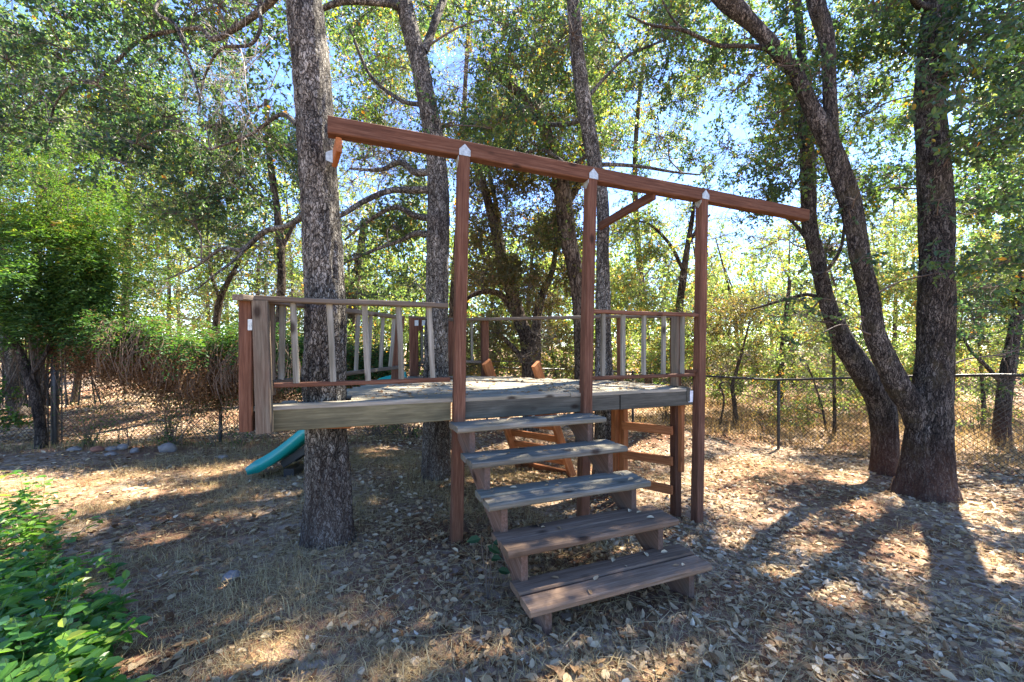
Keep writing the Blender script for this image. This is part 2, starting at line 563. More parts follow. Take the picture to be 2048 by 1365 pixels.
# ------------------------------------------------------------------ foliage
def leaves(C, D, Nn, Ln, Wn, tint, fold=.12, six=False, curl=0.0):
    """leaf blades from base C along D with normal Nn; returns V, faces, tint"""
    C, D = np.asarray(C, float), unit(D)
    S = unit(np.cross(D, Nn))
    Nn = np.cross(S, D)
    n = len(C)
    Ln = np.broadcast_to(Ln, n)[:, None]
    Wn = np.broadcast_to(Wn, n)[:, None]
    b, t = C, C + D * Ln - Nn * Ln * curl
    if six:
        l1 = C + D * Ln * .28 + S * Wn * .46 + Nn * Ln * fold
        r1 = C + D * Ln * .28 - S * Wn * .46 + Nn * Ln * fold
        l2 = C + D * Ln * .68 + S * Wn * .42 + Nn * Ln * (fold * .8 - curl * .4)
        r2 = C + D * Ln * .68 - S * Wn * .42 + Nn * Ln * (fold * .8 - curl * .4)
        V = np.stack([b, r1, r2, t, l2, l1], 1).reshape(-1, 3)
        f = np.array([(0, 1, 2), (0, 2, 3), (0, 3, 4), (0, 4, 5)])
        k = 6
    else:
        l1 = C + D * Ln * .48 + S * Wn * .5 + Nn * Ln * fold
        r1 = C + D * Ln * .48 - S * Wn * .5 + Nn * Ln * fold
        V = np.stack([b, r1, t, l1], 1).reshape(-1, 3)
        f = np.array([(0, 1, 2), (0, 2, 3)])
        k = 4
    Fs = (f[None] + (np.arange(n) * k)[:, None, None]).reshape(-1, 3)
    return V, Fs, np.repeat(np.broadcast_to(tint, n), k)

def rdir(n, zs=1.0):
    v = rng.randn(n, 3)
    v = unit(v)
    v[:, 2] *= zs
    return v

SD = np.array(s_dir)
# openings in the leaves: (px, py, height above the ground or None, distance or None, radius) of the sunny spots they let through
GAPS_PX = [(80, 965, 0, None, .8), (-80, 960, 0, None, .8), (20, 1010, 0, None, .5), (190, 930, 0, None, .65), (320, 925, 0, None, .65), (470, 930, 0, None, .45), (250, 990, 0, None, .28), (180, 1020, 0, None, .25), (400, 980, 0, None, .16), (330, 1085, 0, None, .13), (560, 1030, 0, None, .22), (545, 1315, 0, None, .10),
           (60, 1345, 0, None, .34), (180, 1320, 0, None, .2), (30, 1080, 0, None, .35), (130, 1060, 0, None, .25), (-60, 1000, 0, None, .5), (150, 1180, 0, None, .12), (1450, 1010, 0, None, .36), (1560, 1030, 0, None, .33), (1690, 1010, 0, None, .26), (1480, 1080, 0, None, .20), (1640, 1090, 0, None, .18),
           (1650, 1185, 0, None, .20), (1560, 1150, 0, None, .10), (1820, 1105, 0, None, .20), (1950, 1130, 0, None, .2), (2000, 1000, 0, None, .3), (1350, 1075, 0, None, .17), (1800, 1215, 0, None, .10), (1500, 925, 0, None, .5),
           (1420, 950, 0, None, .4), (1300, 905, 0, None, .45), (1700, 960, 0, None, .3), (960, 905, 0, None, .45), (1050, 945, 0, None, .25), (760, 905, 0, None, .35), (1000, 1000, 0, None, .14), (860, 1000, 0, None, .12),
           (800, 778, 0, 3.6, .20), (1000, 772, 0, 3.9, .24), (1090, 762, 0, 4.4, .25), (1210, 775, 0, 3.9, .18), (1320, 782, 0, 3.8, .16), (700, 790, 0, 2.9, .12), (1020, 795, 0, 3.1, .10),
           (200, 800, 0, 9.0, 1.1), (350, 790, 0, 9.0, 1.2), (450, 830, 0, 7.6, .9), (300, 850, 0, 7.2, .8), (260, 760, 0, 11, 1.0), (420, 770, 0, 10.5, 1.0), (120, 745, 0, 10, .6), (60, 820, 0, 7.6, .4), (700, 850, 0, 8, .6), (150, 620, 0, 5.9, .3), (380, 650, 0, 5.9, .45), (30, 450, 0, 5.9, .5), (150, 470, 0, 5.8, .35),
           (1500, 700, 0, 8.3, 1.2), (1610, 720, 0, 8.6, 1.1), (1350, 640, 0, 8.6, 1.1), (1950, 700, 0, 7.5, 1.0), (1450, 620, 0, 10, 1.0), (1700, 650, 0, 9.5, 1.0), (1280, 700, 0, 8.6, .6), (1450, 850, 0, 8, .6), (1950, 870, 0, 6.6, .5), (1600, 870, 0, 8, .7), (560, 600, 0, 9, .7)]
GAPS = []
for _x, _y, _z, _d, _r in GAPS_PX:
    if _d is None:
        _d = CH * F / (_y - HY)
        _q = pix(_x, _y, _d)
        for _ in range(4):
            _d = (CH - gz(_q[0], _q[1])) * F / (_y - HY)
            _q = pix(_x, _y, _d)
    GAPS.append((pix(_x, _y, _d), _r))
for _x, _y, _r in ((0, -1.3, 1.4), (2.2, -1.3, 1.3), (-2.4, -1.2, 1.3), (4.0, -.4, .9), (-4.2, .6, .9), (0, -2.5, 1.5), (2.5, -2.5, 1.5), (-2.5, -2.5, 1.5)):
    GAPS.append((np.array((_x, _y, 0.0)), _r))      # crown openings added so sun on the open yard behind the camera bounces back

def lit_gap(C):
    """True where a leaf stays"""
    keep = np.ones(len(C), bool)
    w = .55 * vnoise(C * np.array([2.3, 2.3, .6]), 77)
    for q, r in GAPS:
        v = C - q
        t = v @ SD
        dd = np.linalg.norm(v - t[:, None] * SD, axis=1)
        keep &= ~((t > 1.0) & (dd < r * (1 + w)))
    return keep

def clump(g, tw, c, r, nleaf, L, tint=.4, flat=.75, droop=.15, spread=.16, six=False, twr=.005, nsub=11, wl=.56):
    """one leafy bough end: sub-branches out of c, sprays on them, leaves on the sprays"""
    d = rdir(nsub)
    d[:, 2] = d[:, 2] * .8 + .1
    e = c + d * r * rng.uniform(.55, 1.05, (nsub, 1)) * np.array([1, 1, flat])
    mid = c + (e - c) * .5 + rng.randn(nsub, 3) * r * .09
    if tw is not None:
        tw.append((np.stack([np.broadcast_to(c, e.shape), mid, e], 1), np.tile([twr, twr * .7, twr * .3], (nsub, 1))))
    m = 9
    ns = max(1, nleaf // m)
    k = rng.randint(0, nsub, ns)
    u = rng.uniform(.25, 1.08, (ns, 1))
    sb = c + (e[k] - c) * u + rng.randn(ns, 3) * r * .13
    sd = unit(d[k] * .7 + rng.randn(ns, 3) * .65 + np.array([0, 0, -droop]))
    sl = L * rng.uniform(2.2, 4.5, (ns, 1))
    if tw is not None:
        tw.append((np.stack([sb, sb + sd * sl * .5, sb + sd * sl], 1), np.tile([.0022, .0017, .001], (ns, 1))))
    t = np.tile(np.linspace(.1, 1, m), ns)[:, None] * np.repeat(sl, m, 0)
    SDr = np.repeat(sd, m, 0)
    C = np.repeat(sb, m, 0) + SDr * t
    n = len(C)
    D = unit(SDr * .45 + unit(rng.randn(n, 3)) * .8 + np.array([0, 0, -.1]))
    Nn = unit(rng.randn(n, 3) * .75 + np.array([0, 0, .75]))
    Ls = L * rng.uniform(.65, 1.2, n)
    ti = np.clip(tint + np.repeat(rng.randn(ns) * spread * .8, m) + rng.randn(n) * spread + (rng.rand(n) < .025) * .4, 0, 1)
    kp = lit_gap(C)
    C, D, Nn, Ls, ti, n = C[kp], D[kp], Nn[kp], Ls[kp], ti[kp], int(kp.sum())
    if n == 0:
        return
    g.add(*leaves(C, D, Nn, Ls, Ls * wl * rng.uniform(.8, 1.15, n), ti, six=six))

def trunk_geo(P, r, n=None, nc=44, lump=.05, ridge=.05, flare=None, seed=1, base_lobes=5):
    """a bole along P with real furrows"""
    P = np.asarray(P, float)
    ln = np.linalg.norm(np.diff(P, axis=0), axis=1).sum()
    n = n or int(max(8, min(220, ln / .022)))
    C = catmull(P, n)
    rr = catmull(np.stack([np.asarray(r, float)] * 3, 1), n)[:, 0]
    V, Q = btubes(C[None], rr[None], nc)
    V = V.reshape(n, nc, 3)
    O = V - C[:, None]
    p = V.reshape(-1, 3)
    s = seed * 17.3
    a = vnoise(p * np.array([5, 5, 2.2]) + s, seed) * lump
    b = (1 - 2 * np.abs(vnoise(p * np.array([26, 26, 5]) + s, seed + 1))) * ridge
    c = (1 - 2 * np.abs(vnoise(p * np.array([52, 52, 11]) + s, seed + 2))) * ridge * .5
    k = 1 + (a + b + c).reshape(n, nc)
    if flare:
        z = (C[:, 2] - C[0, 2])[:, None]
        ang = np.arange(nc) / nc * 2 * np.pi
        lobes = 1 + .55 * np.sin(ang * base_lobes + seed) + .35 * np.sin(ang * 3 + 2 * seed)
        k = k + flare * np.exp(-np.maximum(z, 0) / .17) * lobes[None]
    V = C[:, None] + O * k[..., None]
    return V.reshape(-1, 3), Q, C, rr

def wpx(w, d, px):
    """half of a width in pixels, seen at px and distance d, as a radius"""
    return w * d / (2 * F) / math.sqrt(1 + ((px - CX) / F) ** 2)

class Tree:
    def __init__(s, name, label, d, stems, mat, leafm, group=None, cat='tree', nc=40, flare=.18, ridge=.05, lump=.05, stemlabels=None, bole='trunk', twigmat=None):
        """stems: lists of (px, py, width) or (px, py, width, depth); the first starts on the ground"""
        s.d, s.leafm, s.mat = d, leafm, mat
        s.twigmat = twigmat or M_TWIG
        f = stems[0][0]
        dd = f[3] if len(f) > 3 else d
        base = pix(f[0], f[1], dd)
        base[2] = gz(base[0], base[1])
        s.root = thing(name, label, cat, base, group)
        s.SK, s.SR = [], []
        for i, st in enumerate(stems):
            P, r = [], []
            for q in st:
                dq = q[3] if len(q) > 3 else d
                P.append(pix(q[0], q[1], dq))
                r.append(wpx(q[2], dq, q[0]))
            if i == 0:
                P[0] = np.array([base[0], base[1], base[2] - .12])
            thick = max(r) > .03
            V, Q, C, rr = trunk_geo(P, r, nc=nc if thick else 10, flare=flare if i == 0 else None, seed=len(W) % 97 + i, ridge=ridge if thick else .02, lump=lump,
                                    n=None if thick else 40)
            nm = bole if i == 0 else ('stem' if max(r) > .06 else 'limb')
            part(nm, s.root, V, [Q], [mat])
            step = max(1, len(C) // 40)
            s.SK.append(C[::step])
            s.SR.append(rr[::step])
        s.cl = []

    def region(s, x0, x1, y0, y1, d0, d1, n, r, nleaf, L=.045, tint=.4, **kw):
        for _ in range(n):
            d = rng.uniform(d0, d1)
            s.cl.append((pix(rng.uniform(x0, x1), rng.uniform(y0, y1), d), r * rng.uniform(.75, 1.25), nleaf, L, np.clip(tint + rng.randn() * .07, 0.05, .95), kw))
        return s

    def spot(s, px, py, d, r, nleaf, L=.045, tint=.4, **kw):
        s.cl.append((pix(px, py, d), r, nleaf, L, tint, kw))
        return s

    def grow(s, dead=(), twigs=True):
        SK, SR = np.concatenate(s.SK), np.concatenate(s.SR)
        g, tw = Geo(), []
        limbs = []
        cl = sorted(s.cl, key=lambda c: np.min(np.linalg.norm(SK - c[0], axis=1)))
        for c, r, nl, L, ti, kw in cl:
            v = c - SK
            dist = np.linalg.norm(v, axis=1)
            cost = dist + .9 * np.maximum(0, -v[:, 2] + .25 * dist) + (SR < .006) * .3
            i = int(np.argmin(cost))
            a, dd = SK[i], dist[i]
            m1 = a + (c - a) * .35 + np.array([0, 0, .12 * dd]) + rng.randn(3) * .07 * dd
            m2 = a + (c - a) * .7 + np.array([0, 0, .08 * dd]) + rng.randn(3) * .07 * dd
            path = catmull([a, m1, m2, c], 12)
            r0 = min(SR[i] * .8, .006 + .0075 * dd)
            rad = np.linspace(r0, max(.0035, r0 * .35), 12)
            limbs.append((path[None], rad[None]))
            SK = np.vstack([SK, path[2:]])
            SR = np.concatenate([SR, rad[2:]])
            clump(g, tw if twigs else None, c, r, nl, L, ti, **kw)
        b = Geo()
        if limbs:
            b.add(*btubes(np.concatenate([l[0] for l in limbs]), np.concatenate([l[1] for l in limbs]), 5))
        if tw:
            b.add(*btubes(np.concatenate([t[0] for t in tw]), np.concatenate([t[1] for t in tw]), 3))
        if limbs:
            part_geo('branches', s.root, b, [s.twigmat])
        if g.n:
            part_geo('crown', s.root, g, [s.leafm], smooth=False)
        return s

def bare_twigs(root, starts, mat, n=5, depth=4, l0=.5, r0=.008, name='bare_twigs'):
    """fine leafless branching from the given (point, direction) starts"""
    segs, rads = [], []
    todo = [(np.asarray(p, float), unit(np.asarray(d, float)), l0, r0, 0) for p, d in starts]
    while todo:
        p, d, l, r, k = todo.pop()
        q1 = p + d * l * .5 + rng.randn(3) * l * .07
        q2 = p + d * l + rng.randn(3) * l * .10
        segs.append(np.stack([p, q1, q2]))
        rads.append([r, r * .8, r * .55])
        if k < depth:
            for _ in range(rng.randint(2, n)):
                nd = unit(d + rng.randn(3) * .55 + np.array([0, 0, -.08]))
                f = rng.rand()
                st = q1 if f < .35 else q2
                todo.append((st, nd, l * rng.uniform(.55, .85), max(.0012, r * .55), k + 1))
    V, Q = btubes(np.array(segs), np.array(rads), 3)
    return part(name, root, V, [Q], [mat], kind='stuff')

# ------------------------------------------------------------------ the front line of the play platform
E = np.array((.9327, .3612, 0.0))            # along the front, to the right
Mv = np.array((-.3612, .9327, 0.0))          # away from the camera
Zv = np.array((0, 0, 1.0))
PA = np.array((-.36, 3.0, 0.0))

def fp(px, py, m=0.0):
    """a point of the front plane seen at (px, py), pushed back by m"""
    d = 6486.0 / (3090 - px)
    return pix(px, py, d) + Mv * m

def em(e, m, z):
    return PA + E * e + Mv * m + Zv * z

def timber_mesh(L, w, h, mat, wob=.002, c=.006, nseg=None, mats=None):
    n = nseg or int(max(2, min(14, L / .18))) + 1
    c = min(c, w * .25, h * .25)
    prof = np.array([(-w / 2 + c, -h / 2), (w / 2 - c, -h / 2), (w / 2, -h / 2 + c), (w / 2, h / 2 - c), (w / 2 - c, h / 2), (-w / 2 + c, h / 2), (-w / 2, h / 2 - c), (-w / 2, -h / 2 + c)])
    xs = np.linspace(-L / 2, L / 2, n)
    V = np.zeros((n, 8, 3))
    V[:, :, 0] = xs[:, None]
    V[:, :, 1:] = prof[None]
    off = rng.rand() * 90
    V[:, :, 1:] += (np.stack([vnoise(np.stack([xs * 2.1 + off, xs * 0, xs * 0], 1), 5), vnoise(np.stack([xs * 2.1 + off, xs * 0 + 9, xs * 0], 1), 6)], 1) * wob)[:, None]
    V[:, :, 1:] += rng.randn(n, 8, 2) * wob * .3
    V = V.reshape(-1, 3)
    j = np.arange(8)
    q = np.stack([j, (j + 1) % 8, (j + 1) % 8 + 8, j + 8], 1)
    Q = (q[None] + (np.arange(n - 1) * 8)[:, None, None]).reshape(-1, 4)
    caps = np.array([j[::-1], j + 8 * (n - 1)])
    return mesh('timber', V, [Q, caps], [mat], smooth=False)

def timber(name, a, b, w, h, mat, parent, up=Zv, label=None, wob=.002, c=.006):
    """a sawn piece from a to b: w across, h along 'up'"""
    a, b = np.asarray(a, float), np.asarray(b, float)
    L = np.linalg.norm(b - a)
    x = (b - a) / L
    y = unit(np.cross(up, x))
    z = np.cross(x, y)
    M = Matrix([(x[0], y[0], z[0], 0), (x[1], y[1], z[1], 0), (x[2], y[2], z[2], 0), (0, 0, 0, 1)])
    M.translation = Vector((a + b) / 2)
    me = timber_mesh(L, w, h, mat, wob, c)
    me.name = name
    return obj(name, me, parent, M, label)

def plate(name, parent, pts, thick, mat, n_dir, holes=0, label=None):
    """a flat plate: outline points in the world, thickness along n_dir"""
    P = np.asarray(pts, float)
    n = len(P)
    nd = unit(np.asarray(n_dir, float))
    c = P.mean(0)
    V = np.vstack([P, P + nd * thick])
    j = np.arange(n)
    side = np.stack([j, (j + 1) % n, (j + 1) % n + n, j + n], 1)
    g = Geo()
    g.add(V, [side])
    g.add(V, [j[::-1][None], (j + n)[None]])
    if holes:                                   # round nail heads
        k = np.arange(8) / 8 * 2 * np.pi
        ax = unit(P[1] - P[0])
        ay = np.cross(nd, ax)
        ext = np.abs((P - c) @ ax).max()
        for t in np.linspace(-.5, .5, holes):
            for sgn in (-.35, .45):
                o = c + ax * t * ext + ay * sgn * ext + nd * thick
                ring = o + (np.cos(k)[:, None] * ax + np.sin(k)[:, None] * ay) * .004
                g.add(np.vstack([ring, ring + nd * .002]), [np.stack([np.arange(8), (np.arange(8) + 1) % 8, (np.arange(8) + 1) % 8 + 8, np.arange(8) + 8], 1)])
                g.add(ring + nd * .002, [np.arange(8)[None]])
    Vv, Fs, T = g.out()
    inv = np.array(W[parent.name].inverted())
    Vl = Vv @ inv[:3, :3].T + inv[:3, 3]
    return obj(name, mesh(name, Vl, Fs, [mat], smooth=False), parent, W[parent.name].copy(), label)

# trunks that pass the deck: (x, y, clearance)
HOLES = [(-1.40, 3.0, .176), (-.88, 4.58, .19), (.0, 0, 0)]

def build_platform():
    root = thing('play_platform', 'raised wooden treehouse platform with slatted railings and a long red-brown overhead beam', 'treehouse', (0.0, 3.6, 0.0))
    # deck outline in (e, m) of the front frame
    XY = [(-1.66, 2.50), (1.745, 3.815), (1.62, 4.05), (1.20, 4.45), (.37, 4.72), (-.60, 5.02), (-1.22, 4.95), (-1.33, 4.4)]
    EM = np.array([((np.array((x, y, 0)) - PA) @ E, (np.array((x, y, 0)) - PA) @ Mv) for x, y in XY])

    def span(m):
        xs = []
        for i in range(len(EM)):
            (e0, m0), (e1, m1) = EM[i], EM[(i + 1) % len(EM)]
            if (m0 - m) * (m1 - m) < 0:
                xs.append(e0 + (e1 - e0) * (m - m0) / (m1 - m0))
        return (min(xs), max(xs)) if len(xs) > 1 else None

    def zdeck(m):
        return 1.09 + .026 * m
    mmin, mmax = .055, EM[:, 1].max()
    bw = .138
    m = mmin
    while m < mmax - .05:
        mc = m + bw / 2
        sp = span(mc)
        if sp is None:
            m += bw + .007
            continue
        e0, e1 = sp
        if m == mmin:
            e0, e1 = -1.385, 2.26
        e0 += rng.uniform(-.012, .012)
        e1 += rng.uniform(-.012, .012)
        cuts = [(e0, e1)]
        for hx, hy, hr in HOLES[:2]:
            h = np.array((hx, hy, 0)) - PA
            he, hm = h @ E, h @ Mv
            dm = max(0, abs(hm - mc) - bw / 2)
            if dm < hr:
                half = math.sqrt(hr * hr - dm * dm) + .01
                cuts = [c for a, b in cuts for c in ((a, min(b, he - half)), (max(a, he + half), b)) if c[1] - c[0] > .05] if any(a < he + half and b > he - half for a, b in cuts) else cuts
        for a, b in cuts:
            parts = [(a, b)]
            if b - a > 2.2 and rng.rand() < .6:
                j = rng.uniform(a + .7, b - .7)
                parts = [(a, j - .003), (j + .003, b)]
            for a2, b2 in parts:
                z = zdeck(mc) - .017 + rng.uniform(-.003, .003)
                timber('deck_board', em(a2, mc, z), em(b2, mc, z), bw, .034, M_DECK, root, wob=.003, c=.005)
        m += bw + .008 + rng.uniform(-.002, .003)
    # front rim boards under the deck boards (front face just behind the posts)
    zb, zt = 0.925, 1.073
    def rim(x0, x1, mat, label=None):
        a0, a1 = fp(x0, 700), fp(x1, 700)
        zm = (zb + zt) / 2
        a0[2] = a1[2] = zm
        timber('rim_board', a0 + Mv * .075, a1 + Mv * .075, .038, zt - zb, mat, root, label=label)
    rim(541, 905, M_FASCIA, 'olive grey front rim board with dark knots under the left railing')
    rim(930, 1247, M_FASCIA_D)
    rim(1249.5, 1395, M_FASCIA_D, 'short dark rim board at the right end with a white paint patch')
    d0 = fp(1383, 783, .054); d1 = fp(1395, 783, .054); d2 = fp(1394, 806, .054); d3 = fp(1385, 806, .054)
    jag = [d0, d1, d2, d3, fp(1387, 799, .054), fp(1383.5, 794, .054)]
    plate('paint_patch', root, jag[::-1], .002, M_PAINT, -Mv)
    # left rim, right rim, joists
    L0, L1 = np.array((-1.585, 2.60, 1.0)), np.array((-1.27, 4.38, 1.03))
    timber('rim_board', L0, L1, .038, .15, M_FASCIA_D, root)
    for (x0, y0), (x1, y1) in (((1.70, 3.85), (1.60, 4.05)), ((1.60, 4.06), (1.20, 4.43)), ((1.19, 4.44), (.37, 4.70)), ((.36, 4.71), (-.59, 5.0)), ((-.61, 5.0), (-1.2, 4.93))):
        timber('rim_board', (x0, y0, 1.03), (x1, y1, 1.03), .038, .14, M_FASCIA_D if x0 > 1.65 else M_ORANGE, root)
    for e in (-.75, -.1, .55, 1.2, 1.8):
        sp = [mm for mm in np.linspace(.12, 2.2, 40) if span(mm) and span(mm)[0] + .05 < e < span(mm)[1] - .05]
        if sp:
            timber('joist', em(e, .10, .985), em(e, max(sp), 1.03), .038, .14, M_ORANGE, root)
    timber('ledger_block', (-1.45, 2.80, .935), (-1.14, 2.84, .935), .09, .05, M_ORANGE, root)

    # ---- tall posts, beam, brackets, braces
    S = .086
    bev = []
    for (tx, ty), (bx, by) in (((929.5, 313), (915, 1092)), ((1187, 365), (1170, 1052)), ((1411, 406), (1401, 1057))):
        a, b = fp(bx, by, S / 2), fp(tx, ty, S / 2)
        a[2] = gz(a[0], a[1]) - .05
        b[2] = 2.915
        p = timber('post', a, b, S, S, M_RED, root, up=Mv, wob=.003, c=.007)
        bev.append((p, b))
    bl, br = fp(655, 245, .045), fp(1620, 428, .045)
    bl[2] = br[2] = 2.972
    br[2] = 2.955
    beam = timber('overhead_beam', bl, br, .088, .118, M_RED, root, wob=.004, c=.007)
    for p, b in bev:
        c = b + Mv * -(S / 2 + .002)
        hw = .043
        o = [c + E * -hw + Zv * .0, c + E * hw, c + E * hw + Zv * .045, c + Zv * .088, c - E * hw + Zv * .045]
        plate('bracket', p, o, .004, M_METAL, -Mv, holes=2)
        c2 = b - E * (S / 2 + .002)
        o = [c2 - Mv * .038 + Zv * .0, c2 - Mv * .038 - Zv * .035, c2 - Zv * .078, c2 + Mv * .038 - Zv * .035, c2 + Mv * .038]
        plate('bracket', p, o, .004, M_METAL, -E, holes=0)
    # braces from the beam to the trunks behind it
    a = fp(1316, 389, .05); a[2] = 2.915 - .02
    b = np.array((1.0, 4.53, 2.86))
    br_ = timber('brace', a, b, .038, .088, M_RED, root)
    q = b + np.array((-.05, .0, 0))
    plate('bracket', br_, [q + Zv * .05, q - Zv * .05, q - Zv * .05 + Mv * .07, q + Zv * .05 + Mv * .07], .004, M_METAL, -E)
    a = fp(671, 292, .06); a[2] = 2.855
    b2 = np.array((-1.30, 2.93, 2.845))
    bb = timber('brace', np.array((a[0] + .03, a[1] - .02, a[2])), b2, .038, .10, M_ORANGE, root)
    q = b2 + np.array((.02, -.07, .0))
    plate('bracket', bb, [q + Zv * .045, q + np.array((-.05, .0, .025)), q + np.array((-.05, 0, -.03)), q - Zv * .05], .005, M_METAL, (0, -1, 0))

    # ---- left front railing
    def rail(x0, y0, x1, y1, m, w, h, mat, nm):
        return timber(nm, fp(x0, y0, m), fp(x1, y1, m), w, h, mat, root, wob=.003)
    rail(497, 595.5, 897, 610.5, .05, .088, .035, M_RAIL, 'top_rail')
    rail(545, 773, 903, 760.5, .06, .038, .032, M_RED, 'bottom_rail')
    for (x0, y0), (x1, y1) in (((583.5, 601), (590, 768)), ((658.8, 604), (666, 765)), ((729.5, 607), (737.5, 763)), ((798.5, 610), (805, 760)), ((861, 612), (868, 757))):
        timber('baluster', fp(x1, y1, .06), fp(x0, y0, .06), .038, .034, M_GREY, root, up=Mv, wob=.004)
    # corner: two outer posts and one behind
    timber('railing_post', fp(530, 866, .0), fp(520, 602, .03), .088, .075, M_POSTGREY, root, up=Mv, label='greyed thick corner post of the front railing')
    def lp(px, py, d):
        return pix(px, py, d)
    timber('railing_post', lp(494, 862, 2.56), lp(493.5, 602, 2.56), .075, .088, M_RED, root, up=Mv)
    pst = timber('railing_post', lp(512, 850, 2.66), lp(509, 604, 2.66), .04, .085, M_RED, root, up=Mv)
    timber('railing_post', lp(545, 790, 2.72), lp(543.5, 603, 2.72), .035, .06, M_RAIL, root, up=Mv)
    q = [lp(496.3, 639, 2.508), lp(505, 639, 2.508), lp(505, 661, 2.508), lp(496.3, 661, 2.508)]
    plate('bracket', pst, q[::-1], .004, M_METAL, (0, -1, 0), holes=2)
    # left side railing, running back to the slide
    def ls(px, py):
        t = (px - 490) / (798 - 490)
        d = 1 / ((1 - t) / 2.5 + t / 4.35)
        return pix(px, py, d)
    timber('top_rail', ls(476, 595), ls(803, 636), .085, .035, M_RAIL, root)
    timber('bottom_rail', ls(530, 768), ls(798, 735), .038, .036, M_RAIL, root)
    for (x0, y0), (x1, y1) in (((566, 612), (562, 760)), ((690, 626), (684, 748)), ((717, 628), (712, 742)), ((742, 630), (737, 741)), ((766.5, 633), (760.5, 736)), ((788, 635), (780, 734))):
        timber('baluster', ls(x1, y1), ls(x0, y0), .036, .036, M_GREY, root, up=Mv, wob=.004)
    timber('railing_post', pix(790, 762, 4.38), pix(801, 632, 4.38), .085, .085, M_RED, root, up=Mv, label='red railing post leaning inward beside the slide')
    # back railing pieces
    def post(px, y0, y1, d, w=.085, mat=M_RED, **k):
        return timber('railing_post', pix(px, y0, d), pix(px - 1, y1, d), w, w, mat, root, up=Mv, **k)
    pb = post(828, 752, 637, 4.86, .10)
    post(901, 750, 642, 4.92, .075)
    post(970, 752, 641, 4.93, .085)
    post(1241, 762, 637, 4.45, .06)
    timber('post', (1.645, 4.02, gz(1.645, 4.02) - .05), (1.655, 4.05, 1.80), .075, .085, M_RED, root, up=Mv)
    timber('railing_post', pix(1349, 772, 3.97), pix(1351, 634, 3.97), .035, .085, M_RAIL, root, up=Mv)
    timber('top_rail', pix(818, 635, 4.86), pix(906, 641, 4.92), .085, .035, M_RAIL, root)
    timber('top_rail', pix(890, 640.5, 4.95), pix(1243, 633.5, 4.47), .085, .034, M_RAIL, root)
    timber('top_rail', pix(1222, 634, 4.46), pix(1358, 633, 4.02), .085, .034, M_RAIL, root)
    timber('bottom_rail', pix(835, 726, 4.88), pix(900, 725, 4.93), .036, .034, M_RAIL, root)
    timber('bottom_rail', pix(904, 722, 4.93), pix(966, 725, 4.94), .036, .034, M_RAIL, root)
    timber('bottom_rail', pix(1356, 744, 4.0), pix(1394, 743, 3.86), .036, .034, M_RED, root)
    timber('baluster', pix(844, 728, 4.9), pix(843, 642, 4.9), .035, .035, M_GREY, root, up=Mv)
    timber('baluster', pix(944, 724, 4.94), pix(943, 643, 4.94), .03, .03, M_GREY, root, up=Mv)
    blk = timber('rail_block', pix(841, 662, 4.83), pix(841, 638, 4.83), .055, .04, M_RED, root, up=Mv)
    for x0, x1 in ((829.5, 837), (844, 852)):
        q = [pix(x0, 641, 4.79), pix(x1, 641, 4.79), pix(x1, 652, 4.79), pix(x0, 652, 4.79)]
        plate('bracket', blk, q[::-1], .004, M_METAL, (0, -1, 0))
    # right front railing
    rail(1191, 621.5, 1404, 630, .05, .06, .034, M_RED, 'top_rail')
    rail(1189, 757.5, 1402, 750.5, .06, .036, .033, M_RED, 'bottom_rail')
    for x in (1214, 1255, 1297, 1336.5, 1374.5):
        timber('baluster', fp(x - .5, 754 + (1214 - x) * .03, .06), fp(x, 624 + (x - 1214) * .03, .06), .038, .034, M_GREY, root, up=Mv, wob=.003)
build_platform()

# ------------------------------------------------------------------ the steps
def build_steps():
    root = thing('wooden_staircase', 'open wooden staircase of five wide two-plank treads leading up to the deck', 'staircase', em(.5, -.6, .05))
    tr = []
    for k in range(5):
        mf, e0, z = -1.106 + .217 * k, .059 - .041 * k, .155 + .192 * k
        mat = M_STEPBR if k < 2 else M_STEP
        for j in range(2):
            mc = mf + .07 + j * .146
            dz = rng.uniform(-.003, .003)
            timber('tread_plank', em(e0 + rng.uniform(-.006, .006), mc, z - .019 + dz), em(e0 + 1.2 + rng.uniform(-.008, .008), mc + .004, z - .019 + dz), .138, .040, mat, root, wob=.003, c=.009)
        tr.append((mf, e0, z))
    # saw-tooth stringers
    for s, de in ((0, .10), (1, 1.06)):
        pts = []
        for k in range(5):
            mf, e0, z = tr[k]
            zt = z - .042
            mfr = mf + .035
            zprev = (tr[k - 1][2] - .042) if k else 0
            pts.append((mfr, (gz(*em(e0 + de, mfr, 0)[:2]) - .04) if k == 0 else zprev))
            pts.append((mfr, zt))
        mf, e0, z = tr[4]
        pts.append((mf + .29, z - .042))
        pts.append((mf + .29, z - .075))
        g0 = gz(*em(tr[0][1] + de, tr[0][0] + .25, 0)[:2])
        pts.append((tr[0][0] + .15, g0 - .04))
        P = np.array(pts)
        n = len(P)
        g = Geo()
        ef = lambda m: tr[0][1] + de - .041 * (m - tr[0][0]) / .217
        A = np.array([em(ef(m), m, z) for m, z in P])
        B = np.array([em(ef(m) + .04, m, z) for m, z in P])
        j = np.arange(n)
        V = np.vstack([A, B])
        # local frame: x along the slope so the grain runs with it
        x = unit(A[-4] - A[1]); y = unit(E - x * (E @ x)); zz = np.cross(x, y)
        Mx = Matrix([(x[0], y[0], zz[0], 0), (x[1], y[1], zz[1], 0), (x[2], y[2], zz[2], 0), (0, 0, 0, 1)])
        Mx.translation = Vector(A.mean(0))
        inv = np.array(Mx.inverted())
        Vl = V @ inv[:3, :3].T + inv[:3, 3]
        me = mesh('stringer', Vl, [np.stack([j, (j + 1) % n, (j + 1) % n + n, j + n], 1), j[None], (j[::-1] + n)[None]], [M_STRING], smooth=False)
        obj('stringer', me, root, Mx)
    return tr
TREADS = build_steps()

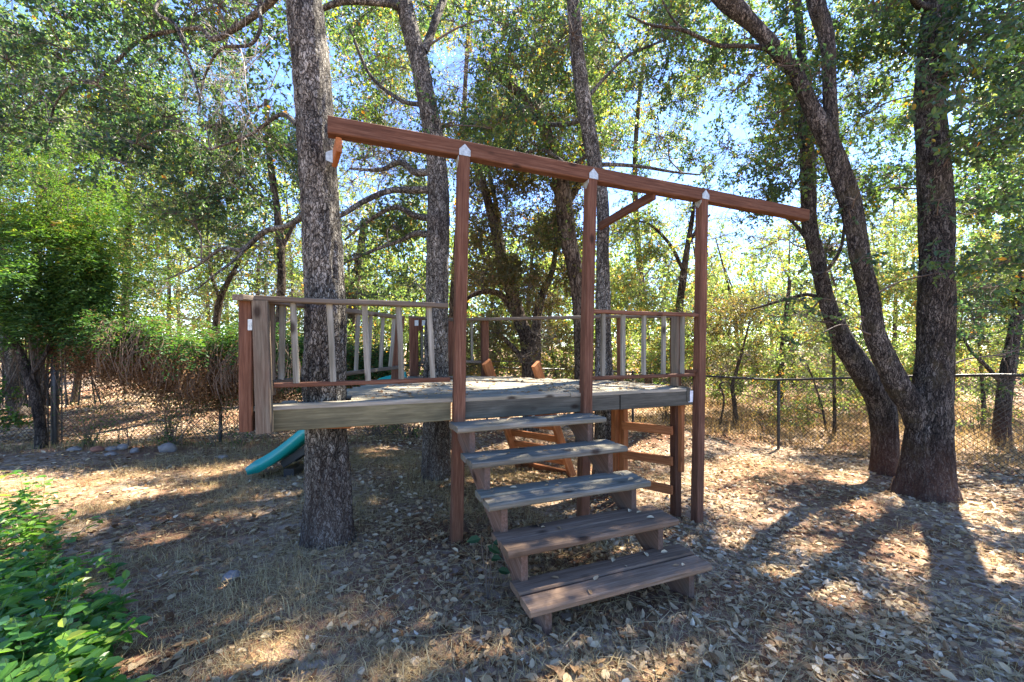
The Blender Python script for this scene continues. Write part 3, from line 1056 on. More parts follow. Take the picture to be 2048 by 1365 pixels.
# ------------------------------------------------------------------ ladder at the right, climbing ramp behind, slide at the left
def build_ladder():
    root = thing('side_ladder', 'red ladder of three flat rungs under the right side of the deck', 'ladder', (1.42, 4.22, gz(1.42, 4.22)))
    a = np.array((1.215, 4.36, 0)); b = np.array((1.60, 3.99, 0))
    for nm, p in (('ladder_rail', a), ('ladder_rail', a + np.array((-.07, .075, 0)))):
        timber(nm, (p[0], p[1], gz(p[0], p[1]) - .04), (p[0], p[1], 1.02), .06, .085, M_ORANGE, root, up=Mv)  # orange wood puts the warm light on this ladder into its colour
    timber('ladder_rail', (b[0] + .075, b[1] - .0, .25), (b[0] + .08, b[1], 1.03), .04, .085, M_ORANGE, root, up=Mv)
    for z0, z1 in ((.645, .66), (.335, .36), (.06, .075)):
        o = np.array((-.02, -.045, 0))
        timber('rung', a + o + Zv * z0, b + o + Zv * z1, .038, .086, M_ORANGE, root)

def build_ramp():
    root = thing('climbing_ramp', 'orange-brown slatted climbing ramp leaning against the back of the deck', 'climbing ramp', (.35, 5.2, gz(.35, 5.2)))
    TL, TR = pix(973, 724, 4.80), pix(1071, 728, 4.60)
    BL, BR = pix(1041, 946, 5.72), pix(1146, 970, 5.30)
    for A, B in ((TL, BL), (TR, BR)):
        B = B.copy()
        B[2] = gz(B[0], B[1]) - .03
        timber('ramp_side', B, A, .045, .13, M_ORANGE, root, up=unit(E * .85 + Mv * .5))
    for t in np.linspace(.20, .92, 8):
        a = TL + (BL - TL) * t
        b = TR + (BR - TR) * t
        o = (BR - BL) * .12
        timber('slat', a - o * .3 + np.array((0, .05, .02)), b + o * .3 + np.array((0, .05, .02)), .03, .105, M_ORANGE, root, up=unit(TL - BL))

def build_slide():
    top, bot = np.array((-1.32, 4.84, 1.11)), np.array((-3.02, 4.72, .10))
    root = thing('garden_slide', 'teal plastic slide running down from the left side of the deck to the grass', 'slide', (bot[0], bot[1], gz(bot[0], bot[1])))
    Pth = catmull([(-1.30, 4.86, 1.06), (-1.48, 4.84, 1.02), (-1.75, 4.83, .88), (-2.10, 4.81, .67), (-2.40, 4.79, .42), (-2.64, 4.77, .23), (-2.84, 4.75, .11), (-2.99, 4.735, .05)], 46)
    prof = np.array([(-.235, .095), (-.225, .125), (-.20, .125), (-.185, .095), (-.165, .02), (-.08, .0), (0, -.003), (.08, 0), (.165, .02), (.185, .095), (.20, .125), (.225, .125), (.235, .095)])
    T = unit(np.gradient(Pth, axis=0))
    S = unit(np.cross(Zv[None], T))
    Nn = np.cross(T, S)
    lip = np.ones(46)
    lip[-6:] = np.linspace(1, .72, 6)
    V = Pth[:, None] + S[:, None] * prof[None, :, :1] + Nn[:, None] * (prof[None, :, 1:] * lip[:, None, None])
    U = V - Nn[:, None] * .012
    n, k = 46, len(prof)
    i = (np.arange(n - 1)[:, None] * k + np.arange(k - 1)[None]).ravel()
    Q = np.stack([i, i + 1, i + k + 1, i + k], 1)
    Vv = np.vstack([V.reshape(-1, 3), U.reshape(-1, 3)])
    off = n * k
    e1 = np.arange(n - 1) * k
    edge = [np.stack([e1, e1 + k, e1 + k + off, e1 + off], 1), np.stack([e1 + k - 1, e1 + k - 1 + off, e1 + 2 * k - 1 + off, e1 + 2 * k - 1], 1)]
    b = np.arange(k - 1) + (n - 1) * k
    end = np.stack([b, b + 1, b + 1 + off, b + off], 1)
    part('slide_bed', root, Vv, [Q, Q[:, ::-1] + off, *edge, end], [M_SLIDE])
    # outer skirts that hang from the side walls
    for sd, nm in ((-.24, 'side_skirt'), (.24, 'side_skirt')):
        hgt = np.interp(np.arange(n), [0, 30, 40, n - 1], [.10, .10, .12, .10])
        a = Pth + S * sd + Nn * .115 * lip[:, None]
        c = Pth + S * sd - Nn * (hgt - .105)[:, None]
        c[:, 2] = np.maximum(c[:, 2], gz(c[:, 0], c[:, 1]) + .004)
        V2 = np.concatenate([a, c, a + S * np.sign(sd) * .008, c + S * np.sign(sd) * .008])
        e = np.arange(n - 1)
        f = [np.stack([e, e + 1, e + 1 + n, e + n], 1), np.stack([e + 2 * n, e + 3 * n, e + 1 + 3 * n, e + 1 + 2 * n], 1), np.stack([e, e + 2 * n, e + 1 + 2 * n, e + 1], 1),
             np.stack([e + n, e + n + 1, e + 1 + 3 * n, e + 3 * n], 1)]
        part(nm, root, V2, f, [M_SLIDE])
    for yo in (-.13, .13):
        timber('support_beam', (-2.66, 4.765 + yo, .13), (-1.45, 4.84 + yo, .93), .04, .09, M_BLACK, root)
    timber('foot_block', (-2.58, 4.62, .03), (-2.58, 4.92, .03), .12, .11, M_BLACK, root)
build_ladder()
build_ramp()
build_slide()

# ------------------------------------------------------------------ chain link fences
def fence(name, label, pts, h, posts, wire_r=.003, sp=.066, big=None, rail=True, top=None):
    """pts: ground plan points; h: height at each; posts: distances along"""
    P = np.array([(x, y) for x, y in pts], float)
    seg = np.linalg.norm(np.diff(P, axis=0), axis=1)
    cum = np.concatenate([[0], np.cumsum(seg)])
    Lt = cum[-1]
    hs = np.asarray(h if hasattr(h, '__len__') else [h] * len(P), float)

    def at(s, t):
        x = np.interp(s, cum, P[:, 0])
        y = np.interp(s, cum, P[:, 1])
        hh = np.interp(s, cum, hs)
        g0 = np.interp(s, cum, GZ)
        return np.stack([x, y, g0 + .03 + t * (hh - .03)], -1)
    GZ = np.array([gz(x, y) for x, y in P])
    root = thing(name, label, 'fence', (P[0, 0], P[0, 1], GZ[0]))
    # woven wire: two families of slanting wires with zigzag offsets
    Hm = hs.mean()
    n = int(Lt / sp) + int(Hm / sp) + 2
    segs = []
    for fam in (0, 1):
        s0 = np.arange(n) * sp - (Hm if fam == 0 else 0)
        a0 = np.clip(s0, 0, Lt) if fam == 0 else np.clip(s0, 0, Lt)
        if fam == 0:
            sA, sB = np.clip(s0, 0, Lt), np.clip(s0 + Hm, 0, Lt)
            tA, tB = (sA - s0) / Hm, (sB - s0) / Hm
        else:
            sA, sB = np.clip(s0, 0, Lt), np.clip(s0 - Hm, 0, Lt)
            tA, tB = (s0 - sA) / Hm, (s0 - sB) / Hm
        ok = np.abs(sA - sB) > .03
        sA, sB, tA, tB = sA[ok], sB[ok], tA[ok], tB[ok]
        w = np.linspace(0, 1, 9)
        S = sA[:, None] + (sB - sA)[:, None] * w
        T = tA[:, None] + (tB - tA)[:, None] * w
        Q = at(S.ravel(), T.ravel()).reshape(len(sA), 9, 3)
        Q += rng.randn(len(sA), 9, 3) * .004
        Q[..., 1] += (.0016 if fam else -.0016)
        segs.append(Q)
    S = np.concatenate(segs)
    V, Qd = btubes(S, np.full(S.shape[:2], wire_r), 3)
    part('wire_mesh', root, V, [Qd], [M_WIRE])
    if rail:
        st = np.linspace(0, Lt, max(8, int(Lt / .4)))
        V, Qd = btubes(at(st, np.ones(len(st)))[None], np.full((1, len(st)), .019), 10)
        part('top_rail', root, V, [Qd], [M_POLE])
        V, Qd = btubes(at(st, np.full(len(st), .02))[None], np.full((1, len(st)), .003), 4)
        part('tension_wire', root, V, [Qd], [M_WIRE])
    for s in posts:
        r = .024
        if big and abs(s - big) < .01:
            r = .046
        a, b = at(s, 0.0), at(s, 1.0)
        a = a - np.array((0, 0, .1))
        b = b + np.array((0, 0, .02 if r < .03 else .06))
        V, Qd = btubes(np.stack([a, (a + b) / 2, b, b + np.array((0, 0, .012))])[None], np.array([[r, r, r, r * .4]]), 12)
        po = part('fence_post', root, V, [Qd], [M_POLE])
        if r > .03:
            for ds in (-.10, .10):
                a2, b2 = at(s + ds, .0), at(s + ds, 1.0)
                V, Qd = btubes(np.stack([a2, b2])[None], np.full((1, 2), .009), 6)
                part('tension_bar', root, V, [Qd], [M_POLE])
            for t in (.2, .5, .8):
                a2, b2 = at(s - .11, t), at(s + .11, t)
                V, Qd = btubes(np.stack([a2, b2])[None], np.full((1, 2), .008), 6)
                part('clamp_band', root, V, [Qd], [M_POLE])
fence('chain_link_fence', 'dark chain link fence half buried under the hanging vine hedge left of the deck',
      [(-10.5, 6.0), (-7.03, 6.15), (-3.6, 6.4), (-1.9, 6.9)], [1.5, 1.5, 1.3, 1.25], [.4, 3.475, 5.9, 7.5], big=3.475, rail=True)
fence('chain_link_fence', 'low dark chain link fence seen behind the deck and the climbing ramp',
      [(-1.9, 6.9), (-.5, 8.2), (1.6, 9.2), (3.6, 8.0)], [1.25, 1.15, 1.15, 1.2], [1.9, 4.2, 5.4], rail=True)
fence('chain_link_fence', 'low black-railed chain link fence behind the twin-stemmed oak on the right',
      [(3.6, 8.0), (4.70, 7.06), (5.35, 5.6), (5.82, 4.5), (6.9, 2.3)], [1.2, 1.21, 1.22, 1.21, 1.22], [.03, 1.45, 4.3, 6.6], rail=True)

# ------------------------------------------------------------------ the oaks by the deck
def oak_left():
    t = Tree('oak_tree', 'thick grey oak trunk growing up through the left corner of the deck', 3.0,
             [[(660, 1068, 96), (655, 950, 86), (653, 860, 82), (650, 760, 84), (651, 700, 82), (651, 600, 78), (647, 513, 76), (640, 410, 74), (635, 308, 76), (628, 205, 74), (618, 103, 75), (608, 0, 72), (590, -200, 62, 3.1), (600, -480, 40, 3.3)],
              # long boughs across the upper left
              [(585, -60, 24), (533, 12, 15, 3.3), (431, 78, 12, 3.6), (394, 57, 10, 3.7), (287, 78, 9, 3.8), (230, 127, 8, 3.8), (189, 164, 9, 3.9), (152, 164, 7, 3.9), (111, 209, 5, 4.0), (90, 290, 3, 4.0)],
              [(560, -120, 20), (521, 0, 9, 3.0), (522, 52, 8, 2.9), (500, 90, 7, 2.9), (443, 98, 6, 2.9), (410, 152, 5, 3.0), (395, 230, 3, 3.0)],
              [(520, -160, 16, 2.9), (320, 0, 8, 2.7), (353, 53, 8, 2.6), (377, 123, 7, 2.6), (398, 193, 4, 2.6), (400, 240, 2, 2.6)],
              [(610, 430, 16), (575, 452, 11, 3.4), (529, 464, 12, 3.6), (484, 500, 11, 3.8), (443, 498, 8, 4.0), (390, 535, 5, 4.2), (330, 560, 3, 4.4)],
              [(500, 488, 9, 3.7), (470, 520, 7, 3.6), (432, 548, 5, 3.5), (392, 581, 3, 3.5)],
              [(595, 250, 12), (560, 230, 9, 3.4), (500, 270, 7, 3.6), (420, 300, 5, 3.8)]],
             M_BARK1, M_OAK, nc=80, flare=.24, ridge=.075, lump=.05)
    t.region(-60, 560, -90, 180, 3.3, 5.0, 30, .42, 400, .052, .29, six=True)
    t.region(-60, 330, 60, 330, 3.6, 5.4, 26, .45, 400, .052, .28, six=True)
    t.region(200, 570, 150, 430, 4.0, 5.6, 22, .42, 380, .052, .36)
    t.region(330, 560, 380, 540, 3.9, 4.8, 7, .34, 260, .052, .42)
    t.region(-250, 700, -420, -120, 3.6, 6.5, 18, .9, 190, .052, .36)
    t.grow()
    st = [(pix(x, y, d), (dx, -.1, dz)) for x, y, d, dx, dz in ((540, 90, 3.25, -.5, -.5), (560, 130, 3.25, -.6, -.7), (520, 60, 3.2, -.3, -.9), (430, 90, 3.5, .2, -.9), (480, 95, 2.95, .3, -.8), (570, 60, 3.2, -.4, -.6),
                                                               (150, 100, 4.4, -.4, -.5), (260, 140, 4.0, .1, -.8), (330, 280, 4.6, .5, -.2), (180, 220, 4.2, -.2, -.6), (60, 140, 4.5, -.4, -.4))]
    bare_twigs(t.root, st, M_DEAD, n=4, depth=4, l0=.36, r0=.005)
    bare_twigs(t.root, [(pix(x, y, d), (dx, -.1, dz)) for x, y, d, dx, dz in ((500, 180, 3.3, .3, -.7), (545, 200, 3.2, -.3, -.8), (470, 130, 3.4, -.2, -.8), (410, 120, 3.5, .4, -.6), (330, 110, 3.6, -.5, -.5), (230, 130, 3.8, -.4, -.3), (130, 180, 3.9, -.6, -.2), (60, 60, 4.2, .5, -.4), (380, 60, 3.6, .2, .5), (560, 300, 3.4, -.6, -.3), (360, 60, 2.7, .2, -.8))], M_TWIG, n=4, depth=4, l0=.34, r0=.0045)
    bare_twigs(t.root, [(pix(x, y, d), (dx, .1, dz)) for x, y, d, dx, dz in ((300, 350, 4.8, .4, .2), (230, 330, 4.8, .5, .1), (60, 230, 4.4, -.3, .4), (320, 330, 5.0, .2, .5), (40, 220, 4.5, .4, -.2))], M_DEAD, n=5, depth=4, l0=.30, r0=.004)
    return t

def oak_mid():
    t = Tree('oak_tree', 'grey oak rising behind the left railing with bare limbs reaching left', 4.58,
             [[(876, 955, 58), (872, 860, 50), (872, 700, 47), (874, 600, 44), (876, 513, 42), (877, 410, 43), (873, 328, 39), (866, 267, 37), (854, 205, 35), (838, 123, 35), (821, 62, 34), (807, 0, 33), (790, -120, 30), (770, -350, 22)],
              [(860, 345, 14), (830, 345, 13, 4.6), (800, 325, 11, 4.7), (760, 340, 8, 4.8), (700, 338, 4, 5.0)],
              [(860, 380, 15), (815, 381, 13, 4.6), (780, 382, 12, 4.6), (730, 402, 11, 4.5), (680, 432, 9, 4.4), (640, 440, 6, 4.6)],
              [(862, 438, 13), (830, 432, 12, 4.5), (790, 415, 9, 4.5), (740, 440, 7, 4.7), (690, 480, 4, 4.9)],
              [(860, 470, 12), (830, 468, 11, 4.7), (800, 482, 8, 4.8), (750, 500, 7, 4.9), (690, 526, 5, 5.0), (660, 540, 3, 5.0)],
              [(845, 105, 20), (858, 80, 15, 4.7), (874, 33, 14, 4.8), (900, -30, 12, 5.0), (940, -140, 9, 5.2)],
              [(800, 14, 18), (770, 6, 15, 4.4), (690, 3, 13, 4.2), (640, 20, 10, 4.2), (580, 40, 7, 4.3)],
              [(842, 210, 10), (800, 200, 8, 4.8), (740, 150, 7, 5.0), (700, 60, 6, 5.0)]],
             M_BARK1, M_OAK, nc=64, flare=.20, ridge=.075, lump=.06)
    t.region(655, 860, -40, 300, 4.6, 6.6, 22, .50, 480, .052, .52)
    t.region(680, 860, 290, 500, 4.6, 6.2, 22, .36, 330, .050, .44)
    t.region(690, 850, 480, 600, 4.8, 6.2, 6, .28, 200, .050, .40)
    t.region(890, 1150, -60, 260, 4.4, 6.5, 26, .50, 460, .055, .46)
    t.region(640, 1150, -450, -80, 4.4, 7.5, 16, .9, 190, .052, .42)
    t.grow()
    bare_twigs(t.root, [(pix(x, y, d), (dx, .1, dz)) for x, y, d, dx, dz in ((700, 338, 5, -.5, -.3), (740, 445, 4.7, -.4, -.4), (690, 120, 5, -.3, -.6), (720, 160, 5.2, .1, -.8), (760, 200, 5, .2, -.7), (700, 200, 5, -.3, -.5))], M_TWIG, n=4, depth=4, l0=.36, r0=.006)

def oak_third():
    t = Tree('oak_tree', 'slender grey oak directly behind the middle post, its top leaning left', 4.7,
             [[(1212, 992, 58), (1212, 880, 46), (1207, 700, 33), (1206, 600, 29), (1206, 513, 25), (1205, 410, 25), (1194, 350, 27), (1182, 287, 29), (1168, 205, 29), (1154, 100, 27), (1146, 0, 25), (1136, -120, 22), (1120, -350, 15)],
              [(1195, 330, 9), (1235, 330, 8, 4.8), (1290, 335, 7, 5.0), (1350, 345, 5, 5.2), (1400, 350, 3, 5.4)],
              [(1172, 200, 8), (1215, 150, 7, 4.9), (1260, 110, 6, 5.1), (1330, 80, 4, 5.3)],
              [(1165, 240, 10), (1120, 250, 9, 5.2), (1070, 240, 8, 5.6), (1010, 190, 6, 6.0)],
              [(1185, 300, 8), (1140, 330, 7, 5.2), (1080, 300, 6, 5.6), (1000, 330, 4, 6.0)]],
             M_BARK1, M_OAK, nc=48, flare=.16, ridge=.055, lump=.05)
    t.region(1060, 1420, -60, 200, 4.8, 7.0, 24, .5, 450, .052, .48)
    t.region(1200, 1500, 150, 390, 5.0, 7.0, 18, .42, 320, .050, .36)
    t.region(900, 1200, 60, 330, 5.2, 7.0, 30, .48, 450, .052, .55)
    t.region(1100, 1500, -450, -80, 5.0, 8.5, 26, .95, 250, .055, .42)
    t.grow()

def oak_twin():
    t = Tree('oak_tree', 'massive dark twin-stemmed oak forking near its base on the right', 4.5,
             [[(1850, 1000, 132), (1851, 972, 118), (1853, 940, 108), (1858, 850, 96), (1866, 760, 83), (1870, 700, 76), (1871, 600, 78), (1872, 513, 73), (1871, 410, 72), (1865, 300, 66), (1859, 205, 64), (1867, 100, 65), (1878, 0, 66), (1890, -150, 52), (1905, -420, 36)],
              [(1842, 860, 62), (1826, 815, 62), (1799, 776, 57), (1775, 730, 52), (1748, 665, 45), (1739, 600, 42), (1720, 513, 43), (1702, 410, 44), (1682, 350, 44), (1664, 300, 42), (1640, 250, 40), (1618, 205, 33), (1592, 150, 31), (1552, 100, 31), (1506, 50, 29), (1454, 0, 40), (1380, -80, 30), (1250, -240, 20)],
              [(1662, 290, 30), (1662, 240, 30), (1660, 205, 28), (1656, 100, 30), (1646, 50, 34), (1630, 0, 34), (1612, -120, 28), (1600, -330, 18)],
              [(1555, 102, 14), (1511, 94, 10), (1470, 92, 9, 4.4), (1432, 90, 8, 4.3), (1366, 61, 7, 4.2), (1300, 50, 5, 4.1), (1255, 30, 3, 4.1)],
              [(1860, 20, 22), (1835, 8, 18, 4.4), (1820, -20, 16, 4.3), (1780, -120, 12, 4.2)],
              [(1365, 61, 5, 4.2), (1340, 30, 4, 4.2), (1320, -10, 3, 4.2)]],
             M_BARK4, M_OAK, nc=96, flare=.36, ridge=.05, lump=.05)
    t.region(1420, 1840, -60, 140, 4.4, 7.0, 32, .40, 330, .052, .46, six=True)
    t.region(1450, 1640, 120, 330, 4.6, 7.0, 24, .36, 260, .052, .50)
    t.region(1690, 1840, 100, 420, 4.6, 7.0, 26, .34, 260, .054, .46, six=True)
    t.region(1905, 2130, -60, 260, 3.6, 6.0, 24, .42, 440, .060, .26, six=True)
    t.region(1915, 2130, 230, 620, 3.8, 6.4, 24, .40, 400, .056, .34, six=True)
    t.region(1910, 2060, 560, 800, 4.3, 6.0, 6, .20, 110, .05, .30, six=True)
    t.region(1920, 2060, 420, 700, 3.9, 4.6, 6, .22, 130, .05, .15, six=True)
    # small sprigs in front of the boles
    for x, y, r, n in ((1880, 20, .16, 70), (1890, 150, .15, 60), (1870, 95, .13, 40), (1880, 400, .14, 40), (1900, 500, .14, 50), (1720, 520, .14, 50), (1640, 145, .12, 40), (1690, 640, .13, 40), (1600, 690, .16, 50), (1600, 600, .2, 70), (1560, 130, .12, 36), (1710, 400, .14, 40)):
        t.spot(x, y, 4.22, r, n, .058, .20, six=True, nsub=6)
    t.region(1300, 1720, -210, -30, 6.0, 7.6, 18, .8, 250, .055, .42)  # leaf clumps above the view, added to shade the near ground
    t.region(1680, 1960, -200, -20, 5.4, 7.0, 14, .7, 220, .055, .42)  # more unseen clumps, put in to shade the ground at lower right
    t.region(1350, 2200, -450, -90, 4.4, 8.5, 24, .95, 230, .055, .42)
    t.region(1600, 2050, -300, -20, 5.0, 8.0, 14, .8, 220, .055, .42)  # out-of-view boughs added because the right foreground was too sunny
    t.grow()

def oak_lean():
    t = Tree('oak_tree', 'dark oak stem leaning left out of the ground just behind the twin-stemmed oak', 5.3,
             [[(1768, 955, 64), (1770, 893, 57), (1762, 812, 58), (1736, 763, 56), (1712, 724, 54), (1690, 691, 48), (1672, 649, 41), (1656, 610, 35), (1643, 560, 32), (1634, 513, 32), (1619, 450, 31), (1617, 390, 32), (1614, 300, 29), (1608, 240, 24, 5.4), (1604, 120, 20, 5.6), (1590, -60, 15, 5.8), (1580, -280, 9, 6)],
              [(1655, 612, 12), (1620, 590, 9, 5.4), (1570, 600, 7, 5.6), (1500, 620, 4, 5.8)],
              [(1640, 560, 9), (1680, 500, 8, 5.5), (1690, 430, 6, 5.6), (1690, 350, 4, 5.7)],
              [(1615, 480, 9), (1580, 440, 7, 5.4), (1540, 430, 5, 5.5)]],
             M_BARK4, M_OAK, nc=56, flare=.10, ridge=.035, lump=.05)
    t.region(1500, 1720, 330, 560, 5.0, 7.2, 34, .38, 300, .052, .44)
    t.region(1540, 1700, 540, 690, 5.0, 6.4, 9, .30, 210, .052, .40)
    t.region(1520, 1680, 160, 340, 5.4, 7.4, 24, .38, 320, .052, .54)
    t.region(1250, 1750, -320, -20, 6.0, 10, 32, .95, 250, .058, .42)  # canopy above the frame, placed to block sun from the front ground
    t.grow()

oak_left()
oak_mid()
oak_third()
oak_twin()
oak_lean()

# ------------------------------------------------------------------ trees beyond the fence
def far_tree(name, label, d, stems, regs, mat=None, leafm=None, cat='tree', nc=20, **kw):
    t = Tree(name, label, d, stems, mat or M_BARKB, leafm or M_YEL, cat=cat, nc=nc, ridge=.06, lump=.07, **kw)
    for rg in regs:
        a, k = (rg[:-1], rg[-1]) if isinstance(rg[-1], dict) else (rg, {})
        t.region(*a, **k)
    t.grow()
    return t

far_tree('scrub_oak', 'brown twiggy scrub oak with two crossing stems behind the back railing', 7.6,
         [[(1062, 752, 30), (1056, 700, 28), (1040, 640, 26), (1015, 560, 24), (995, 480, 20), (975, 400, 16), (955, 330, 11)],
          [(1072, 750, 22), (1072, 690, 20), (1074, 640, 18), (1085, 590, 15), (1105, 540, 11), (1115, 470, 8)],
          [(1038, 640, 14), (1000, 590, 12, 7.5), (960, 585, 10, 7.4), (930, 600, 7, 7.3)],
          [(1058, 735, 12), (1030, 700, 10, 7.4), (1000, 670, 8, 7.3), (985, 660, 5, 7.3)],
          [(1015, 560, 14), (1000, 470, 12, 7.7), (990, 400, 9, 7.8), (975, 330, 6, 8)]],
         [(930, 1170, 330, 560, 6.6, 9.0, 64, .5, 620, .052, .50), (925, 1180, 540, 745, 6.6, 9.0, 52, .45, 620, .05, .50)], leafm=M_SCRUB)
far_tree('leaning_oak', 'brown oak trunk leaning right between the left and middle posts', 6.6,
         [[(1170, 800, 36), (1162, 640, 32), (1150, 540, 31), (1135, 470, 32), (1124, 380, 33), (1105, 300, 26), (1070, 220, 22), (1020, 170, 17), (960, 120, 12)],
          [(1128, 420, 16), (1160, 360, 12, 6.8), (1165, 300, 10, 7.0), (1150, 220, 7, 7.2)],
          [(1075, 225, 12), (1085, 160, 10, 6.8), (1100, 60, 7, 7)]],
         [(950, 1210, 110, 330, 6.4, 9.0, 30, .55, 640, .05, .62), (1090, 1220, 330, 500, 6.6, 8.6, 10, .4, 320, .05, .5)])
far_tree('live_oak', 'slim dark trunk under pale leaves just left of the deck oak, beyond the hedge', 9.0,
         [[(556, 760, 20), (560, 640, 18), (563, 540, 17), (555, 430, 15), (540, 320, 13), (532, 200, 9)],
          [(562, 500, 9), (600, 430, 7, 9.2), (640, 390, 5, 9.4)], [(552, 420, 8), (500, 370, 6, 9), (460, 340, 4, 9)]],
         [(420, 640, 250, 480, 8.2, 11, 34, .7, 640, .062, .40), (440, 620, 440, 640, 8.6, 11, 24, .6, 520, .062, .42)], leafm=M_OAK)
far_tree('live_oak', 'crooked brown tree leaning right above the hanging brown vines', 10.0,
         [[(430, 740, 18), (432, 660, 16), (440, 600, 14), (458, 560, 11), (480, 520, 8)], [(440, 600, 8), (420, 540, 7), (415, 480, 5)]],
         [(280, 560, 430, 650, 9.4, 12.5, 40, .75, 620, .066, .42), (300, 520, 300, 480, 9.5, 12.5, 22, .75, 560, .066, .46)])
far_tree('grey_oak', 'leaning grey trunk at the far left behind the fence', 7.6,
         [[(42, 850, 46), (30, 780, 42), (18, 700, 34), (10, 600, 28), (0, 480, 24), (-20, 300, 18)]],
         [(-120, 160, 60, 420, 7.0, 10, 36, .7, 640, .055, .44)], mat=M_BARK1, nc=32)
far_tree('grey_oak', 'pale grey upright trunk just left of the thick black fence post', 7.9,
         [[(80, 830, 30), (76, 760, 27), (75, 660, 24), (72, 560, 22), (80, 400, 18), (95, 250, 12)], [(75, 640, 10), (120, 560, 9), (160, 480, 7)]],
         [(40, 300, 220, 460, 7.6, 10.5, 34, .7, 640, .055, .40)], mat=M_BARK1, nc=28)
far_tree('slim_oak', 'thin grey trunk right of the thick black fence post, far behind the wire', 9.2,
         [[(148, 800, 18), (158, 740, 15), (165, 660, 13), (180, 520, 10), (200, 360, 7)]],
         [(110, 400, 250, 560, 9, 12, 36, .8, 620, .064, .50)], mat=M_BARKB)
far_tree('live_oak', 'large rounded oak beyond the fence between the two left deck oaks', 12.5,
         [[(700, 760, 22), (704, 640, 20), (715, 540, 16), (730, 440, 12)], [(706, 620, 9), (680, 540, 7), (655, 470, 5)]],
         [(620, 860, 560, 690, 11, 15, 30, .85, 560, .08, .42), (670, 850, 250, 440, 11, 15, 22, .9, 520, .08, .50), (600, 720, 430, 600, 11, 14, 14, .8, 480, .08, .4)])
far_tree('bright_oak', 'sunlit yellow-green oak beyond the fence between the middle and right posts', 8.6,
         [[(1352, 800, 16), (1358, 640, 15), (1366, 560, 15), (1374, 500, 12), (1384, 440, 9), (1390, 390, 6)], [(1368, 545, 8), (1340, 490, 7), (1300, 450, 5), (1260, 440, 3)], [(1376, 490, 8), (1400, 450, 6), (1420, 430, 4)]],
         [(1225, 1400, 560, 740, 8.0, 11, 40, .6, 620, .055, .62), (1220, 1390, 430, 590, 8.0, 11, 30, .5, 440, .055, .55), (1290, 1430, 380, 500, 8.4, 10.5, 9, .42, 300, .055, .55)])
far_tree('sapling_tree', 'spindly arching sapling beyond the right fence, first right of the right post', 8.8,
         [[(1474, 862, 9), (1468, 800, 9), (1465, 770, 8), (1475, 735, 7), (1485, 700, 5), (1500, 640, 3)],
          [(1440, 850, 5), (1448, 800, 4), (1440, 770, 4), (1455, 765, 3), (1463, 775, 3)]],
         [(1400, 1560, 570, 720, 8.2, 10.5, 22, .5, 480, .052, .58), (1410, 1500, 690, 760, 8.2, 10, 10, .4, 300, .05, .5)], leafm=M_SCRUB, cat='sapling')
far_tree('sapling_tree', 'straight thin sapling beyond the right fence beside the leaning stem', 8.0,
         [[(1669, 884, 8), (1669, 800, 8), (1668, 740, 7), (1666, 690, 6), (1660, 620, 4)], [(1652, 862, 5), (1645, 820, 5), (1630, 770, 4), (1615, 730, 3)]],
         [(1540, 1720, 650, 790, 7.8, 9.6, 24, .42, 460, .05, .62), (1580, 1700, 780, 850, 7.8, 9.4, 6, .3, 200, .05, .55)], cat='sapling')
far_tree('live_oak', 'broad mossy oak trunk flaring at its foot beyond the fence at the right edge', 6.5,
         [[(2003, 905, 44), (2003, 860, 38), (2008, 800, 34), (2016, 740, 34), (2030, 660, 28), (2050, 540, 22), (2070, 380, 16)], [(2005, 770, 12), (1970, 730, 10), (1940, 700, 7), (1920, 660, 4)]],
         [(1900, 2150, 380, 600, 6.2, 9, 34, .55, 640, .05, .52), (1910, 2160, 580, 720, 6.4, 9, 22, .45, 520, .05, .50), (1920, 2130, 100, 400, 6.2, 9, 34, .6, 640, .052, .46)], mat=M_BARK4, nc=36, flare=.25)
far_tree('slim_oak', 'thin brown trunk beyond the fence just right of the massive twin oak', 8.6,
         [[(1967, 870, 10), (1967, 800, 10), (1962, 740, 8), (1955, 640, 7), (1950, 520, 5)]],
         [(1880, 2020, 620, 800, 8.4, 11, 20, .5, 480, .055, .60), (1900, 2100, 450, 640, 8.4, 11, 24, .6, 520, .055, .58)])
far_tree('live_oak', 'green oak filling the space behind the leaning stem, beyond the right fence', 10.5,
         [[(1560, 850, 14), (1562, 740, 12), (1570, 650, 10), (1580, 560, 7)], [(1562, 720, 6), (1600, 650, 5), (1640, 600, 4)]],
         [(1420, 1640, 600, 800, 9.6, 13, 34, .75, 560, .065, .58), (1640, 1850, 560, 800, 9.6, 13, 34, .75, 560, .065, .60), (1400, 1640, 430, 640, 9.5, 13, 34, .65, 400, .065, .55), (1700, 1860, 330, 600, 9.5, 13, 34, .7, 420, .065, .55)])
far_tree('tall_oak', 'tall sparse oak showing sky through its top behind the right half of the beam', 12.0,
         [[(1300, 800, 16), (1290, 640, 14), (1275, 480, 12), (1270, 330, 10), (1280, 180, 7), (1300, 40, 4)]],
         [(1180, 1440, -40, 360, 9.5, 13, 64, .75, 460, .068, .58), (1420, 1720, -60, 340, 9.5, 13, 56, .75, 460, .068, .56), (1680, 1860, -40, 480, 9.5, 13, 48, .75, 480, .068, .50), (1400, 1660, 300, 480, 9.5, 13, 26, .7, 440, .068, .5)])
far_tree('tall_oak', 'tall leafy oak behind the left half of the beam, yellow-green against the sky', 11.0,
         [[(900, 790, 18), (905, 640, 16), (915, 480, 14), (925, 330, 12), (930, 180, 9), (940, 0, 5)]],
         [(860, 1200, -60, 340, 9, 13, 110, .75, 640, .066, .62), (640, 900, -40, 330, 9, 13, 64, .75, 560, .066, .58), (680, 870, 300, 480, 9, 12, 16, .6, 420, .066, .5)])
